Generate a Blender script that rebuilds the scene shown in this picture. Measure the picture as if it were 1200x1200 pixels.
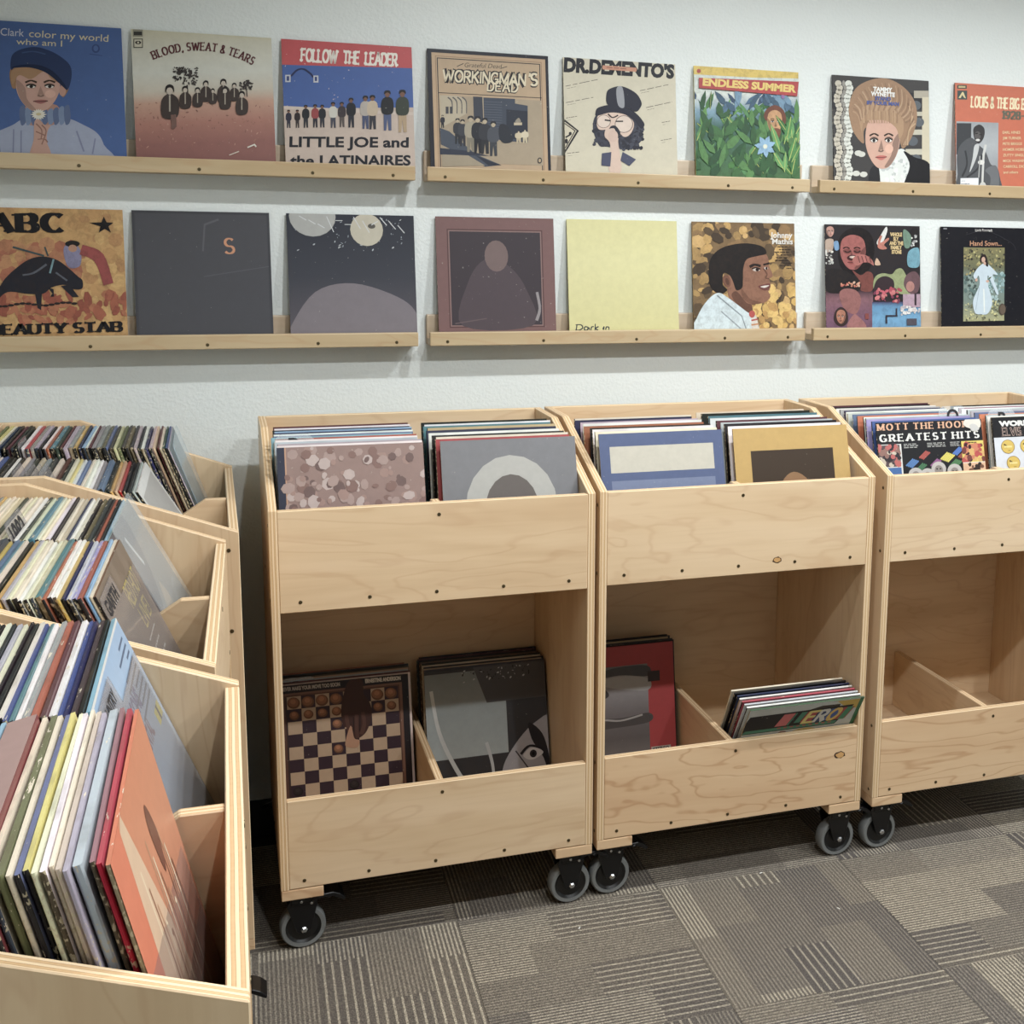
import bpy, bmesh, math, random
from mathutils import Matrix, Vector

# ------------------------------------------------------------------ scene, camera, light, exposure
S = bpy.context.scene
COL = S.collection
for o in list(bpy.data.objects):
    bpy.data.objects.remove(o, do_unlink=True)
S.view_settings.view_transform = 'Standard'
S.view_settings.look = 'None'
S.view_settings.exposure = -0.1
S.view_settings.gamma = 1.0
S.view_settings.use_curve_mapping = False
try:
    S.cycles.max_bounces = 8
    S.cycles.diffuse_bounces = 5
    S.cycles.transparent_max_bounces = 12
    S.cycles.caustics_reflective = False
    S.cycles.caustics_refractive = False
    S.cycles.sample_clamp_indirect = 4.0
except Exception:
    pass


def srgb(c):
    r = []
    for v in c[:3]:
        v = v / 255.0
        r.append(v / 12.92 if v <= 0.04045 else ((v + 0.055) / 1.055) ** 2.4)
    return (r[0], r[1], r[2], 1.0)


# camera, solved from the plywood bins (all the same size) and the half-metre carpet tiles
CAM = (-0.0816, -2.618, 1.6065)
YAW, PITCH, ROLL = -0.3395, 0.16436, -0.016854
cam = bpy.data.cameras.new('camera')
cam.sensor_width = 36.0
cam.sensor_fit = 'HORIZONTAL'
cam.lens = 1436.8 / 1200 * 36.0
cam.shift_x = (600 - 761.84) / 1200
cam.shift_y = (511.31 - 600) / 1200
cam.clip_start = 0.02
camo = bpy.data.objects.new('camera', cam)
COL.objects.link(camo)
cy_, sy_ = math.cos(YAW), math.sin(YAW)
ca_, sa_ = math.cos(PITCH), math.sin(PITCH)
cr_, sr_ = math.cos(ROLL), math.sin(ROLL)
right = Vector((cy_, sy_, 0))
fwd0 = Vector((-sy_, cy_, 0))
fwd = fwd0 * ca_ - Vector((0, 0, 1)) * sa_
up = Vector((0, 0, 1)) * ca_ + fwd0 * sa_
r2, u2 = right * cr_ - up * sr_, right * sr_ + up * cr_
camo.matrix_world = Matrix(((r2.x, u2.x, -fwd.x, CAM[0]), (r2.y, u2.y, -fwd.y, CAM[1]),
                            (r2.z, u2.z, -fwd.z, CAM[2]), (0, 0, 0, 1)))
S.camera = camo

# a dim even ambience; the shop's ceiling downlights and one added fill follow below
world = bpy.data.worlds.new('world')
S.world = world
world.use_nodes = True
world.node_tree.nodes['Background'].inputs[0].default_value = (0.9, 0.95, 1.0, 1)
world.node_tree.nodes['Background'].inputs[1].default_value = 0.03

WALL_Y, WALL_L, CEIL = 0.61, -0.72, 3.0
ROOM_R, ROOM_F = 4.6, -5.2


def soft_fill(x, y, power, size, col, z=CEIL - 0.04, sx=None):
    d = bpy.data.lights.new('fill_light', 'AREA')
    d.energy = power
    d.color = col
    if sx:
        d.shape = 'RECTANGLE'
        d.size, d.size_y = sx, size
    else:
        d.shape = 'DISK'
        d.size = size
    o = bpy.data.objects.new('fill_light', d)
    o.location = (x, y, z)
    COL.objects.link(o)
    return o


NEUT = (0.96, 0.99, 1.0)


def downlight(x, y, power, radius=0.035, cone=147, blend=0.5):
    """a recessed ceiling downlight: bright below, cut off towards the top of the walls"""
    d = bpy.data.lights.new('downlight', 'SPOT')
    d.energy = power
    d.color = NEUT
    d.shadow_soft_size = radius
    d.spot_size = math.radians(cone)
    d.spot_blend = blend
    o = bpy.data.objects.new('downlight', d)
    o.location = (x, y, CEIL - 0.03)
    COL.objects.link(o)


for lx, pw in ((0.75, 70), (1.75, 88), (2.85, 88)):     # row nearest the back wall
    downlight(lx, -0.75, pw)
for lx, pw in ((0.34, 74), (1.25, 90), (2.4, 92)):      # second row
    downlight(lx, -1.95, pw)
soft_fill(1.6, -3.8, 10, 1.0, NEUT, sx=2.0)                     # soft fill added behind the camera, no fixture of the shop

# ------------------------------------------------------------------ node helpers / materials
MATS = {}


class NT:
    def __init__(self, name, rough=0.5, spec=0.5):
        self.m = bpy.data.materials.new(name)
        self.m.use_nodes = True
        self.t = self.m.node_tree
        self.b = self.t.nodes['Principled BSDF']
        self.b.inputs['Roughness'].default_value = rough
        self.b.inputs['Specular IOR Level'].default_value = spec

    def n(self, kind, **kw):
        nd = self.t.nodes.new(kind)
        for k, v in kw.items():
            if k.startswith('i_'):
                key = k[2:]
                key = int(key) if key.isdigit() else key.replace('_', ' ')
                self.put(nd.inputs[key], v)
            else:
                setattr(nd, k, v)
        return nd

    def put(self, sock, v):
        if isinstance(v, bpy.types.NodeSocket):
            self.t.links.new(v, sock)
        else:
            sock.default_value = v

    def math(self, op, a, b=None, c=None):
        nd = self.n('ShaderNodeMath', operation=op)
        self.put(nd.inputs[0], a)
        if b is not None:
            self.put(nd.inputs[1], b)
        if c is not None:
            self.put(nd.inputs[2], c)
        return nd.outputs[0]

    def mix(self, f, a, b, blend='MIX'):
        nd = self.n('ShaderNodeMix', data_type='RGBA', blend_type=blend)
        self.put(nd.inputs[0], f)
        self.put(nd.inputs[6], a)
        self.put(nd.inputs[7], b)
        return nd.outputs[2]

    def ramp(self, f, stops):
        nd = self.n('ShaderNodeValToRGB')
        e = nd.color_ramp.elements
        while len(e) < len(stops):
            e.new(0.5)
        for el, (p, c) in zip(e, stops):
            el.position = p
            el.color = c
        self.put(nd.inputs[0], f)
        return nd.outputs[0]

    def noise(self, vec, scale, detail=3, rough=0.55, dist=0.0):
        nd = self.n('ShaderNodeTexNoise')
        if vec is not None:
            self.put(nd.inputs['Vector'], vec)
        nd.inputs['Scale'].default_value = scale
        nd.inputs['Detail'].default_value = detail
        nd.inputs['Roughness'].default_value = rough
        nd.inputs['Distortion'].default_value = dist
        return nd.outputs[0]

    def obj(self, scale=(1, 1, 1), rand=0.0):
        tc = self.n('ShaderNodeTexCoord')
        v = tc.outputs['Object']
        if rand:
            oi = self.n('ShaderNodeObjectInfo')
            k = self.math('MULTIPLY', oi.outputs['Random'], rand)
            cb = self.n('ShaderNodeCombineXYZ')
            self.put(cb.inputs[0], k)
            self.put(cb.inputs[1], self.math('MULTIPLY', k, 1.7))
            self.put(cb.inputs[2], self.math('MULTIPLY', k, 0.6))
            ad = self.n('ShaderNodeVectorMath', operation='ADD')
            self.put(ad.inputs[0], v)
            self.put(ad.inputs[1], cb.outputs[0])
            v = ad.outputs[0]
        mp = self.n('ShaderNodeMapping')
        self.put(mp.inputs[0], v)
        mp.inputs['Scale'].default_value = scale
        return mp.outputs[0]

    def bump(self, h, strength=0.2, dist=0.01):
        nd = self.n('ShaderNodeBump')
        nd.inputs['Strength'].default_value = strength
        nd.inputs['Distance'].default_value = dist
        self.put(nd.inputs['Height'], h)
        self.t.links.new(nd.outputs[0], self.b.inputs['Normal'])

    def color(self, c):
        self.put(self.b.inputs['Base Color'], c)


def plain(name, c, rough=0.5, metal=0.0, spec=0.5):
    if name in MATS:
        return MATS[name]
    k = NT(name, rough, spec)
    v = k.noise(k.obj((1, 1, 1), 3.0), 60, 2)
    c1 = srgb(c)
    c2 = tuple(x * 0.86 for x in c1[:3]) + (1,)
    k.color(k.mix(v, c2, c1))
    k.b.inputs['Metallic'].default_value = metal
    MATS[name] = k.m
    return k.m


def wood(name, grain, lt, md, dk, fig=0.3):
    """birch plywood face; grain = 0, 1 or 2 for the axis the grain runs along"""
    k = NT(name, 0.42, 0.4)
    sc = [9.0, 9.0, 9.0]
    sc[grain] = 1.1
    v = k.obj(tuple(sc), 7.0)
    base = k.noise(v, 0.8, 4, 0.6, 0.3)
    c = k.ramp(base, [(0.25, srgb(dk)), (0.5, srgb(md)), (0.75, srgb(lt))])
    sf = [90.0, 90.0, 90.0]
    sf[grain] = 3.0
    fine = k.noise(k.obj(tuple(sf), 7.0), 1.0, 3, 0.6)
    c = k.mix(k.math('MULTIPLY', k.math('SUBTRACT', fine, 0.5), 0.9), c, srgb(dk))
    s2 = [3.4, 3.4, 3.4]
    s2[grain] = 0.8
    cath = k.noise(k.obj(tuple(s2), 11.0), 1.0, 4, 0.55, 0.5)
    w = k.math('SINE', k.math('MULTIPLY', cath, 95.0))
    line = k.math('POWER', k.math('MAXIMUM', w, 0.0), 7.0)
    c = k.mix(k.math('MULTIPLY', line, fig), c, srgb((168, 116, 76)))
    k.color(c)
    k.bump(fine, 0.05, 0.002)
    MATS[name] = k.m


LT, MD, DK = (229, 204, 172), (218, 191, 156), (196, 164, 128)
for i, a in enumerate('xyz'):
    wood('birch_' + a, i, LT, MD, DK, 0.16)
    wood('maple_' + a, i, (226, 197, 162), (219, 187, 150), (205, 168, 131), 0.4)


def ply(name, axis):
    """cut plywood edge: thin layers stacked along axis"""
    k = NT(name, 0.6, 0.3)
    tc = k.obj((1, 1, 1), 0.0)
    sp = k.n('ShaderNodeSeparateXYZ')
    k.put(sp.inputs[0], tc)
    nz = k.noise(k.obj((1, 1, 1), 5.0), 9.0, 2)
    u = k.math('ADD', k.math('DIVIDE', sp.outputs[axis], 0.0072), k.math('MULTIPLY', nz, 0.25))
    f = k.math('FRACT', u)
    c = k.ramp(f, [(0.0, srgb((238, 218, 186))), (0.42, srgb((232, 208, 172))), (0.50, srgb((160, 118, 80))),
                   (0.58, srgb((206, 172, 130))), (0.92, srgb((198, 160, 118))), (1.0, srgb((150, 110, 76)))])
    st = [220.0] * 3
    st[axis] = 60.0
    g = k.noise(k.obj(tuple(st), 5.0), 1.0, 2)
    c = k.mix(k.math('MULTIPLY', g, 0.5), c, srgb((222, 192, 152)))
    k.color(c)
    MATS[name] = k.m


for i, a in enumerate('xyz'):
    ply('ply_edge_' + a, i)

wood('ledge_wood', 0, (196, 177, 146), (184, 162, 128), (164, 140, 106), 0.15)
wood('ledge_back_wood', 0, (203, 188, 168), (190, 172, 150), (170, 150, 126), 0.1)

# painted wall with orange-peel roughness
k = NT('wall_paint', 0.55, 0.35)
v = k.obj((1, 1, 1))
k.color(k.mix(k.noise(v, 3.0, 2), srgb((214, 219, 217)), srgb((220, 224, 222))))
h1 = k.noise(v, 130.0, 2, 0.5)
k.bump(k.ramp(h1, [(0.40, (0, 0, 0, 1)), (0.64, (1, 1, 1, 1))]), 0.16, 0.003)
MATS['wall_paint'] = k.m
plain('ceiling_paint', (235, 235, 232), 0.8)
plain('baseboard_rubber', (28, 27, 27), 0.5)

# carpet tile
k = NT('carpet', 0.95, 0.1)
tc = k.n('ShaderNodeTexCoord')
oi = k.n('ShaderNodeObjectInfo')
sp = k.n('ShaderNodeSeparateXYZ')
k.put(sp.inputs[0], tc.outputs['Object'])
rnd = k.math('MULTIPLY', oi.outputs['Random'], 37.0)
ux = k.math('ADD', sp.outputs[0], 0.5)
vy = k.math('ADD', sp.outputs[1], 0.5)
colid = k.math('FLOOR', k.math('ADD', k.math('DIVIDE', ux, 0.118), rnd))
wn = k.n('ShaderNodeTexWhiteNoise', noise_dimensions='1D')
k.put(wn.inputs['W'], colid)
rowid = k.math('FLOOR', k.math('ADD', k.math('DIVIDE', vy, 0.27), k.math('MULTIPLY', wn.outputs['Value'], 5.0)))
wn2 = k.n('ShaderNodeTexWhiteNoise', noise_dimensions='2D')
cb = k.n('ShaderNodeCombineXYZ')
k.put(cb.inputs[0], colid)
k.put(cb.inputs[1], k.math('ADD', rowid, rnd))
k.put(wn2.inputs['Vector'], cb.outputs[0])
style = wn2.outputs['Value']
wn3 = k.n('ShaderNodeTexWhiteNoise', noise_dimensions='2D')
cb3 = k.n('ShaderNodeCombineXYZ')
k.put(cb3.inputs[0], k.math('ADD', colid, 91.0))
k.put(cb3.inputs[1], rowid)
k.put(wn3.inputs['Vector'], cb3.outputs[0])
tint = wn3.outputs['Value']
wob = k.math('MULTIPLY', k.noise(k.obj((60, 60, 1), 3.0), 6.0, 2), 0.12)
per1 = k.math('FRACT', k.math('ADD', k.math('DIVIDE', ux, 0.0095), wob))
per2 = k.math('FRACT', k.math('ADD', k.math('DIVIDE', ux, 0.0190), wob))
sel = k.math('GREATER_THAN', style, 0.66)
per = k.math('ADD', k.math('MULTIPLY', per1, k.math('SUBTRACT', 1.0, sel)), k.math('MULTIPLY', per2, sel))
line = k.math('LESS_THAN', per, k.math('SUBTRACT', 0.46, k.math('MULTIPLY', sel, 0.20)))
weak = k.math('ADD', 0.4, k.math('MULTIPLY', k.math('GREATER_THAN', style, 0.36), 0.5))
base = k.mix(tint, srgb((108, 102, 98)), srgb((132, 123, 112)))
lite = k.mix(tint, srgb((186, 176, 160)), srgb((212, 201, 180)))
yarn = k.noise(k.obj((1, 1, 1), 3.0), 420.0, 2)
c = k.mix(k.math('MULTIPLY', line, weak), base, lite)
c = k.mix(k.math('MULTIPLY', k.ramp(yarn, [(0.46, (1, 1, 1, 1)), (0.56, (0, 0, 0, 1))]), 0.55), c, srgb((42, 40, 40)))
k.color(c)
k.bump(k.math('ADD', k.math('MULTIPLY', yarn, 0.8), k.math('MULTIPLY', line, 0.4)), 0.6, 0.004)
MATS['carpet'] = k.m
plain('floor_glue', (40, 38, 37), 0.9)

# record sleeves: the face takes the object's own colour
k = NT('sleeve_face', 0.38, 0.5)
oi = k.n('ShaderNodeObjectInfo')
nz = k.noise(k.obj((1, 1, 1), 9.0), 11.0, 3)
cc = k.mix(k.math('MULTIPLY', k.ramp(nz, [(0.45, (0, 0, 0, 1)), (0.7, (1, 1, 1, 1))]), 0.22), oi.outputs['Color'], srgb((70, 62, 56)))
hs = k.n('ShaderNodeHueSaturation', i_Saturation=0.86, i_Value=0.93)
k.put(hs.inputs['Color'], cc)
k.color(hs.outputs[0])
MATS['sleeve_face'] = k.m
# the sleeve's folded edges: own colour, rubbed back to pale card here and there
k = NT('sleeve_edge', 0.6, 0.3)
oi = k.n('ShaderNodeObjectInfo')
wear = k.noise(k.obj((0.45, 2.4, 1), 13.0), 70.0, 4, 0.65)
amount = k.math('ADD', 0.58, k.math('MULTIPLY', oi.outputs['Random'], 0.16))
mask = k.math('GREATER_THAN', wear, amount)
cc = k.mix(mask, oi.outputs['Color'], srgb((222, 208, 184)))
dirt = k.noise(k.obj((1, 1, 1), 21.0), 14.0, 3)
cc = k.mix(k.math('MULTIPLY', k.ramp(dirt, [(0.5, (0, 0, 0, 1)), (0.72, (1, 1, 1, 1))]), 0.4), cc, srgb((92, 76, 58)))
hs = k.n('ShaderNodeHueSaturation', i_Saturation=0.86, i_Value=0.93)
k.put(hs.inputs['Color'], cc)
k.color(hs.outputs[0])
MATS['sleeve_edge'] = k.m
# the spine: some sleeves have a darker printed spine with fine lettering
k = NT('sleeve_spine', 0.55, 0.3)
oi = k.n('ShaderNodeObjectInfo')
r7 = k.math('FRACT', k.math('MULTIPLY', oi.outputs['Random'], 7.31))
sc_ = k.ramp(r7, [(0.0, srgb((26, 24, 24))), (0.3, srgb((88, 76, 60))), (0.5, srgb((150, 134, 108))), (0.62, srgb((40, 36, 36))), (0.8, srgb((60, 66, 76)))])
sc_.node.color_ramp.interpolation = 'CONSTANT'
pick = k.math('LESS_THAN', k.math('FRACT', k.math('MULTIPLY', oi.outputs['Random'], 3.77)), 0.5)
cc = k.mix(pick, oi.outputs['Color'], sc_)
txt = k.noise(k.obj((300, 300, 190), 17.0), 1.0, 1)
seg = k.noise(k.obj((1, 1, 9), 19.0), 1.0, 1)
tm = k.math('MULTIPLY', k.math('GREATER_THAN', txt, 0.56), k.math('GREATER_THAN', seg, 0.47))
cc = k.mix(k.math('MULTIPLY', tm, 0.7), cc, srgb((206, 192, 160)))
wear = k.noise(k.obj((2.4, 2.4, 0.8), 13.0), 110.0, 3, 0.6)
cc = k.mix(k.math('GREATER_THAN', wear, 0.67), cc, srgb((212, 196, 170)))
k.color(cc)
MATS['sleeve_spine'] = k.m

# printed ink: flat colours stored on the printed shapes themselves
k = NT('printed_ink', 0.42, 0.22)
at = k.n('ShaderNodeAttribute', attribute_name='ink')
nz = k.noise(k.obj((1, 1, 1), 5.0), 45.0, 4, 0.7)
gr = k.noise(k.obj((1, 1, 1), 5.0), 7.0, 3, 0.6)
cc = k.mix(k.math('MULTIPLY', k.math('SUBTRACT', nz, 0.35), 0.25), at.outputs['Color'], srgb((60, 56, 54)))
cc = k.mix(k.math('MULTIPLY', k.math('GREATER_THAN', k.noise(k.obj((1, 1, 1), 9.0), 150.0, 2), 0.745), 0.25), cc, srgb((225, 220, 205)))
hs = k.n('ShaderNodeHueSaturation', i_Saturation=0.86, i_Value=0.86)
k.put(hs.inputs['Color'], cc)
k.color(hs.outputs[0])
MATS['printed_ink'] = k.m
# the same inks on loose, mottled, painted-looking pictures
k = NT('printed_mottled', 0.42, 0.22)
at = k.n('ShaderNodeAttribute', attribute_name='ink')
nz = k.noise(k.obj((1, 1, 1), 5.0), 60.0, 6, 0.75, 0.6)
cc = k.mix(k.ramp(nz, [(0.36, (1, 1, 1, 1)), (0.56, (0, 0, 0, 1))]), at.outputs['Color'], srgb((58, 44, 34)))
cc = k.mix(0.72, cc, at.outputs['Color'])
hs = k.n('ShaderNodeHueSaturation', i_Saturation=0.86, i_Value=0.88)
k.put(hs.inputs['Color'], cc)
k.color(hs.outputs[0])
MATS['printed_mottled'] = k.m

# clear polybag and smoky divider plastic
def film(name, tint, alpha, rough):
    k = NT(name, rough, 0.6)
    nz = k.noise(k.obj((1, 1, 1), 3.0), 6.0, 3)
    k.color(k.mix(nz, srgb(tint), srgb(tuple(min(255, x * 1.12) for x in tint))))
    k.b.inputs['Alpha'].default_value = alpha
    k.bump(k.noise(k.obj((1, 1, 1), 3.0), 9.0, 2), 0.08, 0.01)
    MATS[name] = k.m


film('clear_film', (205, 212, 214), 0.22, 0.12)
film('smoky_plastic', (146, 141, 142), 0.30, 0.10)
film('glassy_plastic', (170, 190, 200), 0.35, 0.1)
plain('screw_metal', (112, 100, 76), 0.35, 0.9)
plain('black_steel', (24, 24, 26), 0.3, 0.3)
plain('grey_rubber', (128, 130, 130), 0.5)
plain('black_plastic', (24, 24, 25), 0.35)
plain('zinc', (190, 192, 194), 0.25, 0.9)
plain('paper_white', (238, 236, 228), 0.7)
plain('felt_ink', (34, 32, 36), 0.6)


# ------------------------------------------------------------------ mesh helpers
def link(o, parent=None):
    COL.objects.link(o)
    if parent:
        o.parent = parent
    return o


def mesh_obj(name, verts, faces, mats, fmat=None, parent=None, smooth=False):
    me = bpy.data.meshes.new(name)
    me.from_pydata(verts, [], faces)
    for m in (mats if isinstance(mats, (list, tuple)) else [mats]):
        me.materials.append(MATS[m])
    if fmat:
        for p, i in zip(me.polygons, fmat):
            p.material_index = i
    if smooth:
        for p in me.polygons:
            p.use_smooth = True
    me.update()
    return link(bpy.data.objects.new(name, me), parent)


def prism(profile, axis, a0, a1):
    """profile: 2D points, extruded from a0 to a1 along axis (0,1,2); returns verts, faces, is_cap"""
    n = len(profile)

    def p3(a, p):
        if axis == 0:
            return (a, p[0], p[1])
        if axis == 1:
            return (p[0], a, p[1])
        return (p[0], p[1], a)
    v = [p3(a0, p) for p in profile] + [p3(a1, p) for p in profile]
    f = [tuple(range(n - 1, -1, -1)), tuple(range(n, 2 * n))]
    for i in range(n):
        j = (i + 1) % n
        f.append((i, j, n + j, n + i))
    return v, f, [0, 0] + [1] * n


def fix_normals(me):
    bm = bmesh.new()
    bm.from_mesh(me)
    bmesh.ops.recalc_face_normals(bm, faces=bm.faces)
    bm.to_mesh(me)
    bm.free()


def panel(name, profile, axis, a0, a1, face, parent, bevel=0.0012):
    v, f, cap = prism(profile, axis, a0, a1)
    o = mesh_obj(name, v, f, [face, 'ply_edge_' + 'xyz'[axis]], cap, parent)
    fix_normals(o.data)
    if bevel:
        b = o.modifiers.new('edge', 'BEVEL')
        b.width = bevel
        b.segments = 1
    return o


def rect(a0, a1, b0, b1):
    return [(a0, b0), (a1, b0), (a1, b1), (a0, b1)]


def block(name, x0, x1, y0, y1, z0, z1, mat, parent, bevel=0.002):
    v, f, cap = prism(rect(x0, x1, y0, y1), 2, z0, z1)
    o = mesh_obj(name, v, f, [mat], None, parent)
    fix_normals(o.data)
    if bevel:
        b = o.modifiers.new('edge', 'BEVEL')
        b.width = bevel
        b.segments = 2
    return o


def tag(o, label, cat, group=None):
    o['label'] = label
    o['category'] = cat
    if group:
        o['group'] = group
    return o


def empty(name, loc, rz=0.0):
    o = bpy.data.objects.new(name, None)
    o.empty_display_size = 0.1
    o.location = loc
    o.rotation_euler = (0, 0, rz)
    COL.objects.link(o)
    return o


def structure(o):
    o['kind'] = 'structure'
    return o


def slab(name, x0, x1, y0, y1, z0, z1, mat):
    return structure(block(name, x0, x1, y0, y1, z0, z1, mat, None, 0))


def copy_tree(o, parent=None):
    c = o.copy()
    COL.objects.link(c)
    c.parent = parent
    for ch in list(o.children):
        copy_tree(ch, c)
    return c


# ------------------------------------------------------------------ the room
slab('wall_back', WALL_L - 0.1, ROOM_R + 0.1, WALL_Y, WALL_Y + 0.1, 0, CEIL, 'wall_paint')
slab('wall_left', WALL_L - 0.1, WALL_L, ROOM_F, WALL_Y, 0, CEIL, 'wall_paint')
slab('wall_right', ROOM_R, ROOM_R + 0.1, ROOM_F, WALL_Y, 0, CEIL, 'wall_paint')
slab('wall_front', WALL_L - 0.1, ROOM_R + 0.1, ROOM_F - 0.1, ROOM_F, 0, CEIL, 'wall_paint')
slab('ceiling', WALL_L - 0.1, ROOM_R + 0.1, ROOM_F - 0.1, WALL_Y + 0.1, CEIL, CEIL + 0.1, 'ceiling_paint')
slab('baseboard_back', WALL_L + 0.006, ROOM_R, WALL_Y - 0.006, WALL_Y, 0, 0.1, 'baseboard_rubber')
slab('baseboard_left', WALL_L, WALL_L + 0.006, ROOM_F, WALL_Y, 0, 0.1, 'baseboard_rubber')
floor = slab('floor', WALL_L - 0.1, ROOM_R + 0.1, ROOM_F - 0.1, WALL_Y + 0.1, -0.06, -0.006, 'floor_glue')

TILE, GX, GY, GH = 0.5, 0.3856, -0.4624, -0.0182
tv, tf, _ = prism(rect(-0.2497, 0.2497, -0.2497, 0.2497), 2, -0.006, 0.0)
tile0 = None
random.seed(5)
for j in range(-6, 3):
    for i in range(-3, 8):
        dx, dy = (i + 0.5) * TILE, (j + 0.5) * TILE
        x = GX + dx * math.cos(GH) - dy * math.sin(GH)
        y = GY + dx * math.sin(GH) + dy * math.cos(GH)
        if y > WALL_Y - 0.2 or x < WALL_L + 0.25 or x > 4.2:
            continue
        if tile0 is None:
            o = tile0 = mesh_obj('carpet_tile', tv, tf, ['carpet'], None, floor)
            fix_normals(o.data)
            bv = o.modifiers.new('edge', 'BEVEL')
            bv.width = 0.0006
        else:
            o = tile0.copy()
            COL.objects.link(o)
            o.parent = floor
        o.location = (x, y, 0)
        o.rotation_euler = (0, 0, GH + (math.pi / 2 if (i + j) % 2 == 0 else 0))

# ------------------------------------------------------------------ flat print: shapes laid on a sleeve
def arc(cx, cy, rx, ry, a0, a1, n=9):
    return [(cx + rx * math.cos(math.radians(a0 + (a1 - a0) * i / (n - 1))),
             cy + ry * math.sin(math.radians(a0 + (a1 - a0) * i / (n - 1)))) for i in range(n)]


GLY = {
    'A': (.84, [[(0, 0), (.42, 1), (.84, 0)], [(.15, .34), (.69, .34)]]),
    'B': (.66, [[(0, 0), (0, 1)], [(0, 1), (.34, 1)] + arc(.34, .75, .28, .25, 90, -90) + [(0, .5)],
                [(.34, .5)] + arc(.36, .25, .3, .25, 90, -90) + [(0, 0)]]),
    'C': (.76, [arc(.42, .5, .42, .5, 45, 315, 15)]),
    'D': (.74, [[(0, 0), (0, 1)], [(0, 1), (.3, 1)] + arc(.3, .5, .44, .5, 90, -90, 13) + [(0, 0)]]),
    'E': (.6, [[(0, 0), (0, 1)], [(0, 1), (.6, 1)], [(0, .52), (.48, .52)], [(0, 0), (.6, 0)]]),
    'F': (.56, [[(0, 0), (0, 1)], [(0, 1), (.56, 1)], [(0, .52), (.46, .52)]]),
    'G': (.8, [arc(.42, .5, .42, .5, 45, 330, 15), [(.46, .42), (.78, .42)], [(.76, .42), (.76, .05)]]),
    'H': (.72, [[(0, 0), (0, 1)], [(.72, 0), (.72, 1)], [(0, .52), (.72, .52)]]),
    'I': (.1, [[(.05, 0), (.05, 1)]]),
    'J': (.46, [[(.42, 1), (.42, .25)] + arc(.22, .25, .2, .25, 0, -150)]),
    'K': (.68, [[(0, 0), (0, 1)], [(.62, 1), (.02, .42)], [(.22, .6), (.68, 0)]]),
    'L': (.56, [[(0, 0), (0, 1)], [(0, 0), (.56, 0)]]),
    'M': (.92, [[(0, 0), (0, 1)], [(0, 1), (.46, .1), (.92, 1)], [(.92, 1), (.92, 0)]]),
    'N': (.74, [[(0, 0), (0, 1)], [(0, 1), (.74, 0)], [(.74, 0), (.74, 1)]]),
    'O': (.84, [arc(.42, .5, .42, .5, 0, 360, 21)]),
    'P': (.62, [[(0, 0), (0, 1)], [(0, 1), (.34, 1)] + arc(.34, .73, .28, .27, 90, -90) + [(0, .46)]]),
    'Q': (.84, [arc(.42, .5, .42, .5, 0, 360, 21), [(.5, .24), (.84, -.08)]]),
    'R': (.68, [[(0, 0), (0, 1)], [(0, 1), (.34, 1)] + arc(.34, .74, .28, .26, 90, -90) + [(0, .48)], [(.3, .48), (.68, 0)]]),
    'S': (.6, [arc(.31, .74, .27, .26, 35, 270, 11) + arc(.3, .25, .29, .25, 90, -150, 12)[1:]]),
    'T': (.72, [[(.36, 0), (.36, 1)], [(0, 1), (.72, 1)]]),
    'U': (.72, [[(0, 1), (0, .3)] + arc(.36, .3, .36, .3, 180, 360) + [(.72, 1)]]),
    'V': (.8, [[(0, 1), (.4, 0), (.8, 1)]]),
    'W': (1.14, [[(0, 1), (.28, 0), (.57, .9), (.86, 0), (1.14, 1)]]),
    'X': (.74, [[(0, 0), (.74, 1)], [(0, 1), (.74, 0)]]),
    'Y': (.76, [[(.38, 0), (.38, .45)], [(0, 1), (.38, .45), (.76, 1)]]),
    'Z': (.66, [[(0, 1), (.66, 1), (0, 0), (.66, 0)]]),
    '1': (.3, [[(.2, 0), (.2, 1)], [(.2, 1), (.02, .84)]]),
    '2': (.56, [arc(.28, .72, .28, .28, 160, -40) + [(0, 0), (.58, 0)]]),
    '3': (.56, [arc(.27, .75, .25, .25, 150, -90) + arc(.27, .25, .29, .25, 90, -150)[1:]]),
    '0': (.6, [arc(.3, .5, .3, .5, 0, 360, 17)]),
    '8': (.56, [arc(.28, .75, .23, .24, -90, 270, 13), arc(.28, .25, .28, .26, 90, 450, 13)]),
    '9': (.56, [arc(.28, .7, .27, .29, -20, 340, 13) + [(.55, .6)], [(.55, .68), (.5, .3), (.2, 0)]]),
    '&': (.8, [[(.8, .02), (.2, .68)] + arc(.34, .8, .17, .19, 200, -30) + [(.1, .36)] + arc(.3, .24, .27, .25, 160, 350)]),
    ',': (.14, [[(.07, .05), (.1, -.02), (.02, -.18)]]),
    "'": (.12, [[(.07, 1), (.04, .78)]]),
    '.': (.12, [[(.06, .0), (.06, .1)]]),
    '-': (.36, [[(.02, .45), (.34, .45)]]),
    '!': (.1, [[(.05, .3), (.05, 1)], [(.05, 0), (.05, .1)]]),
}
TXT_CACHE = {}


def font_shape(s, bold):
    key = (s, round(bold, 3))
    if key not in TXT_CACHE:
        cu = bpy.data.curves.new('lettering', 'FONT')
        cu.body = s
        cu.size = 1.0
        cu.offset = bold
        cu.resolution_u = 3
        cu.fill_mode = 'FRONT'
        o = bpy.data.objects.new('lettering', cu)
        me = bpy.data.meshes.new_from_object(o)
        pts = [(v.co.x, v.co.y) for v in me.vertices]
        fcs = [tuple(p.vertices) for p in me.polygons]
        bpy.data.objects.remove(o)
        bpy.data.curves.remove(cu)
        bpy.data.meshes.remove(me)
        TXT_CACHE[key] = (pts, fcs)
    return TXT_CACHE[key]


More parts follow.
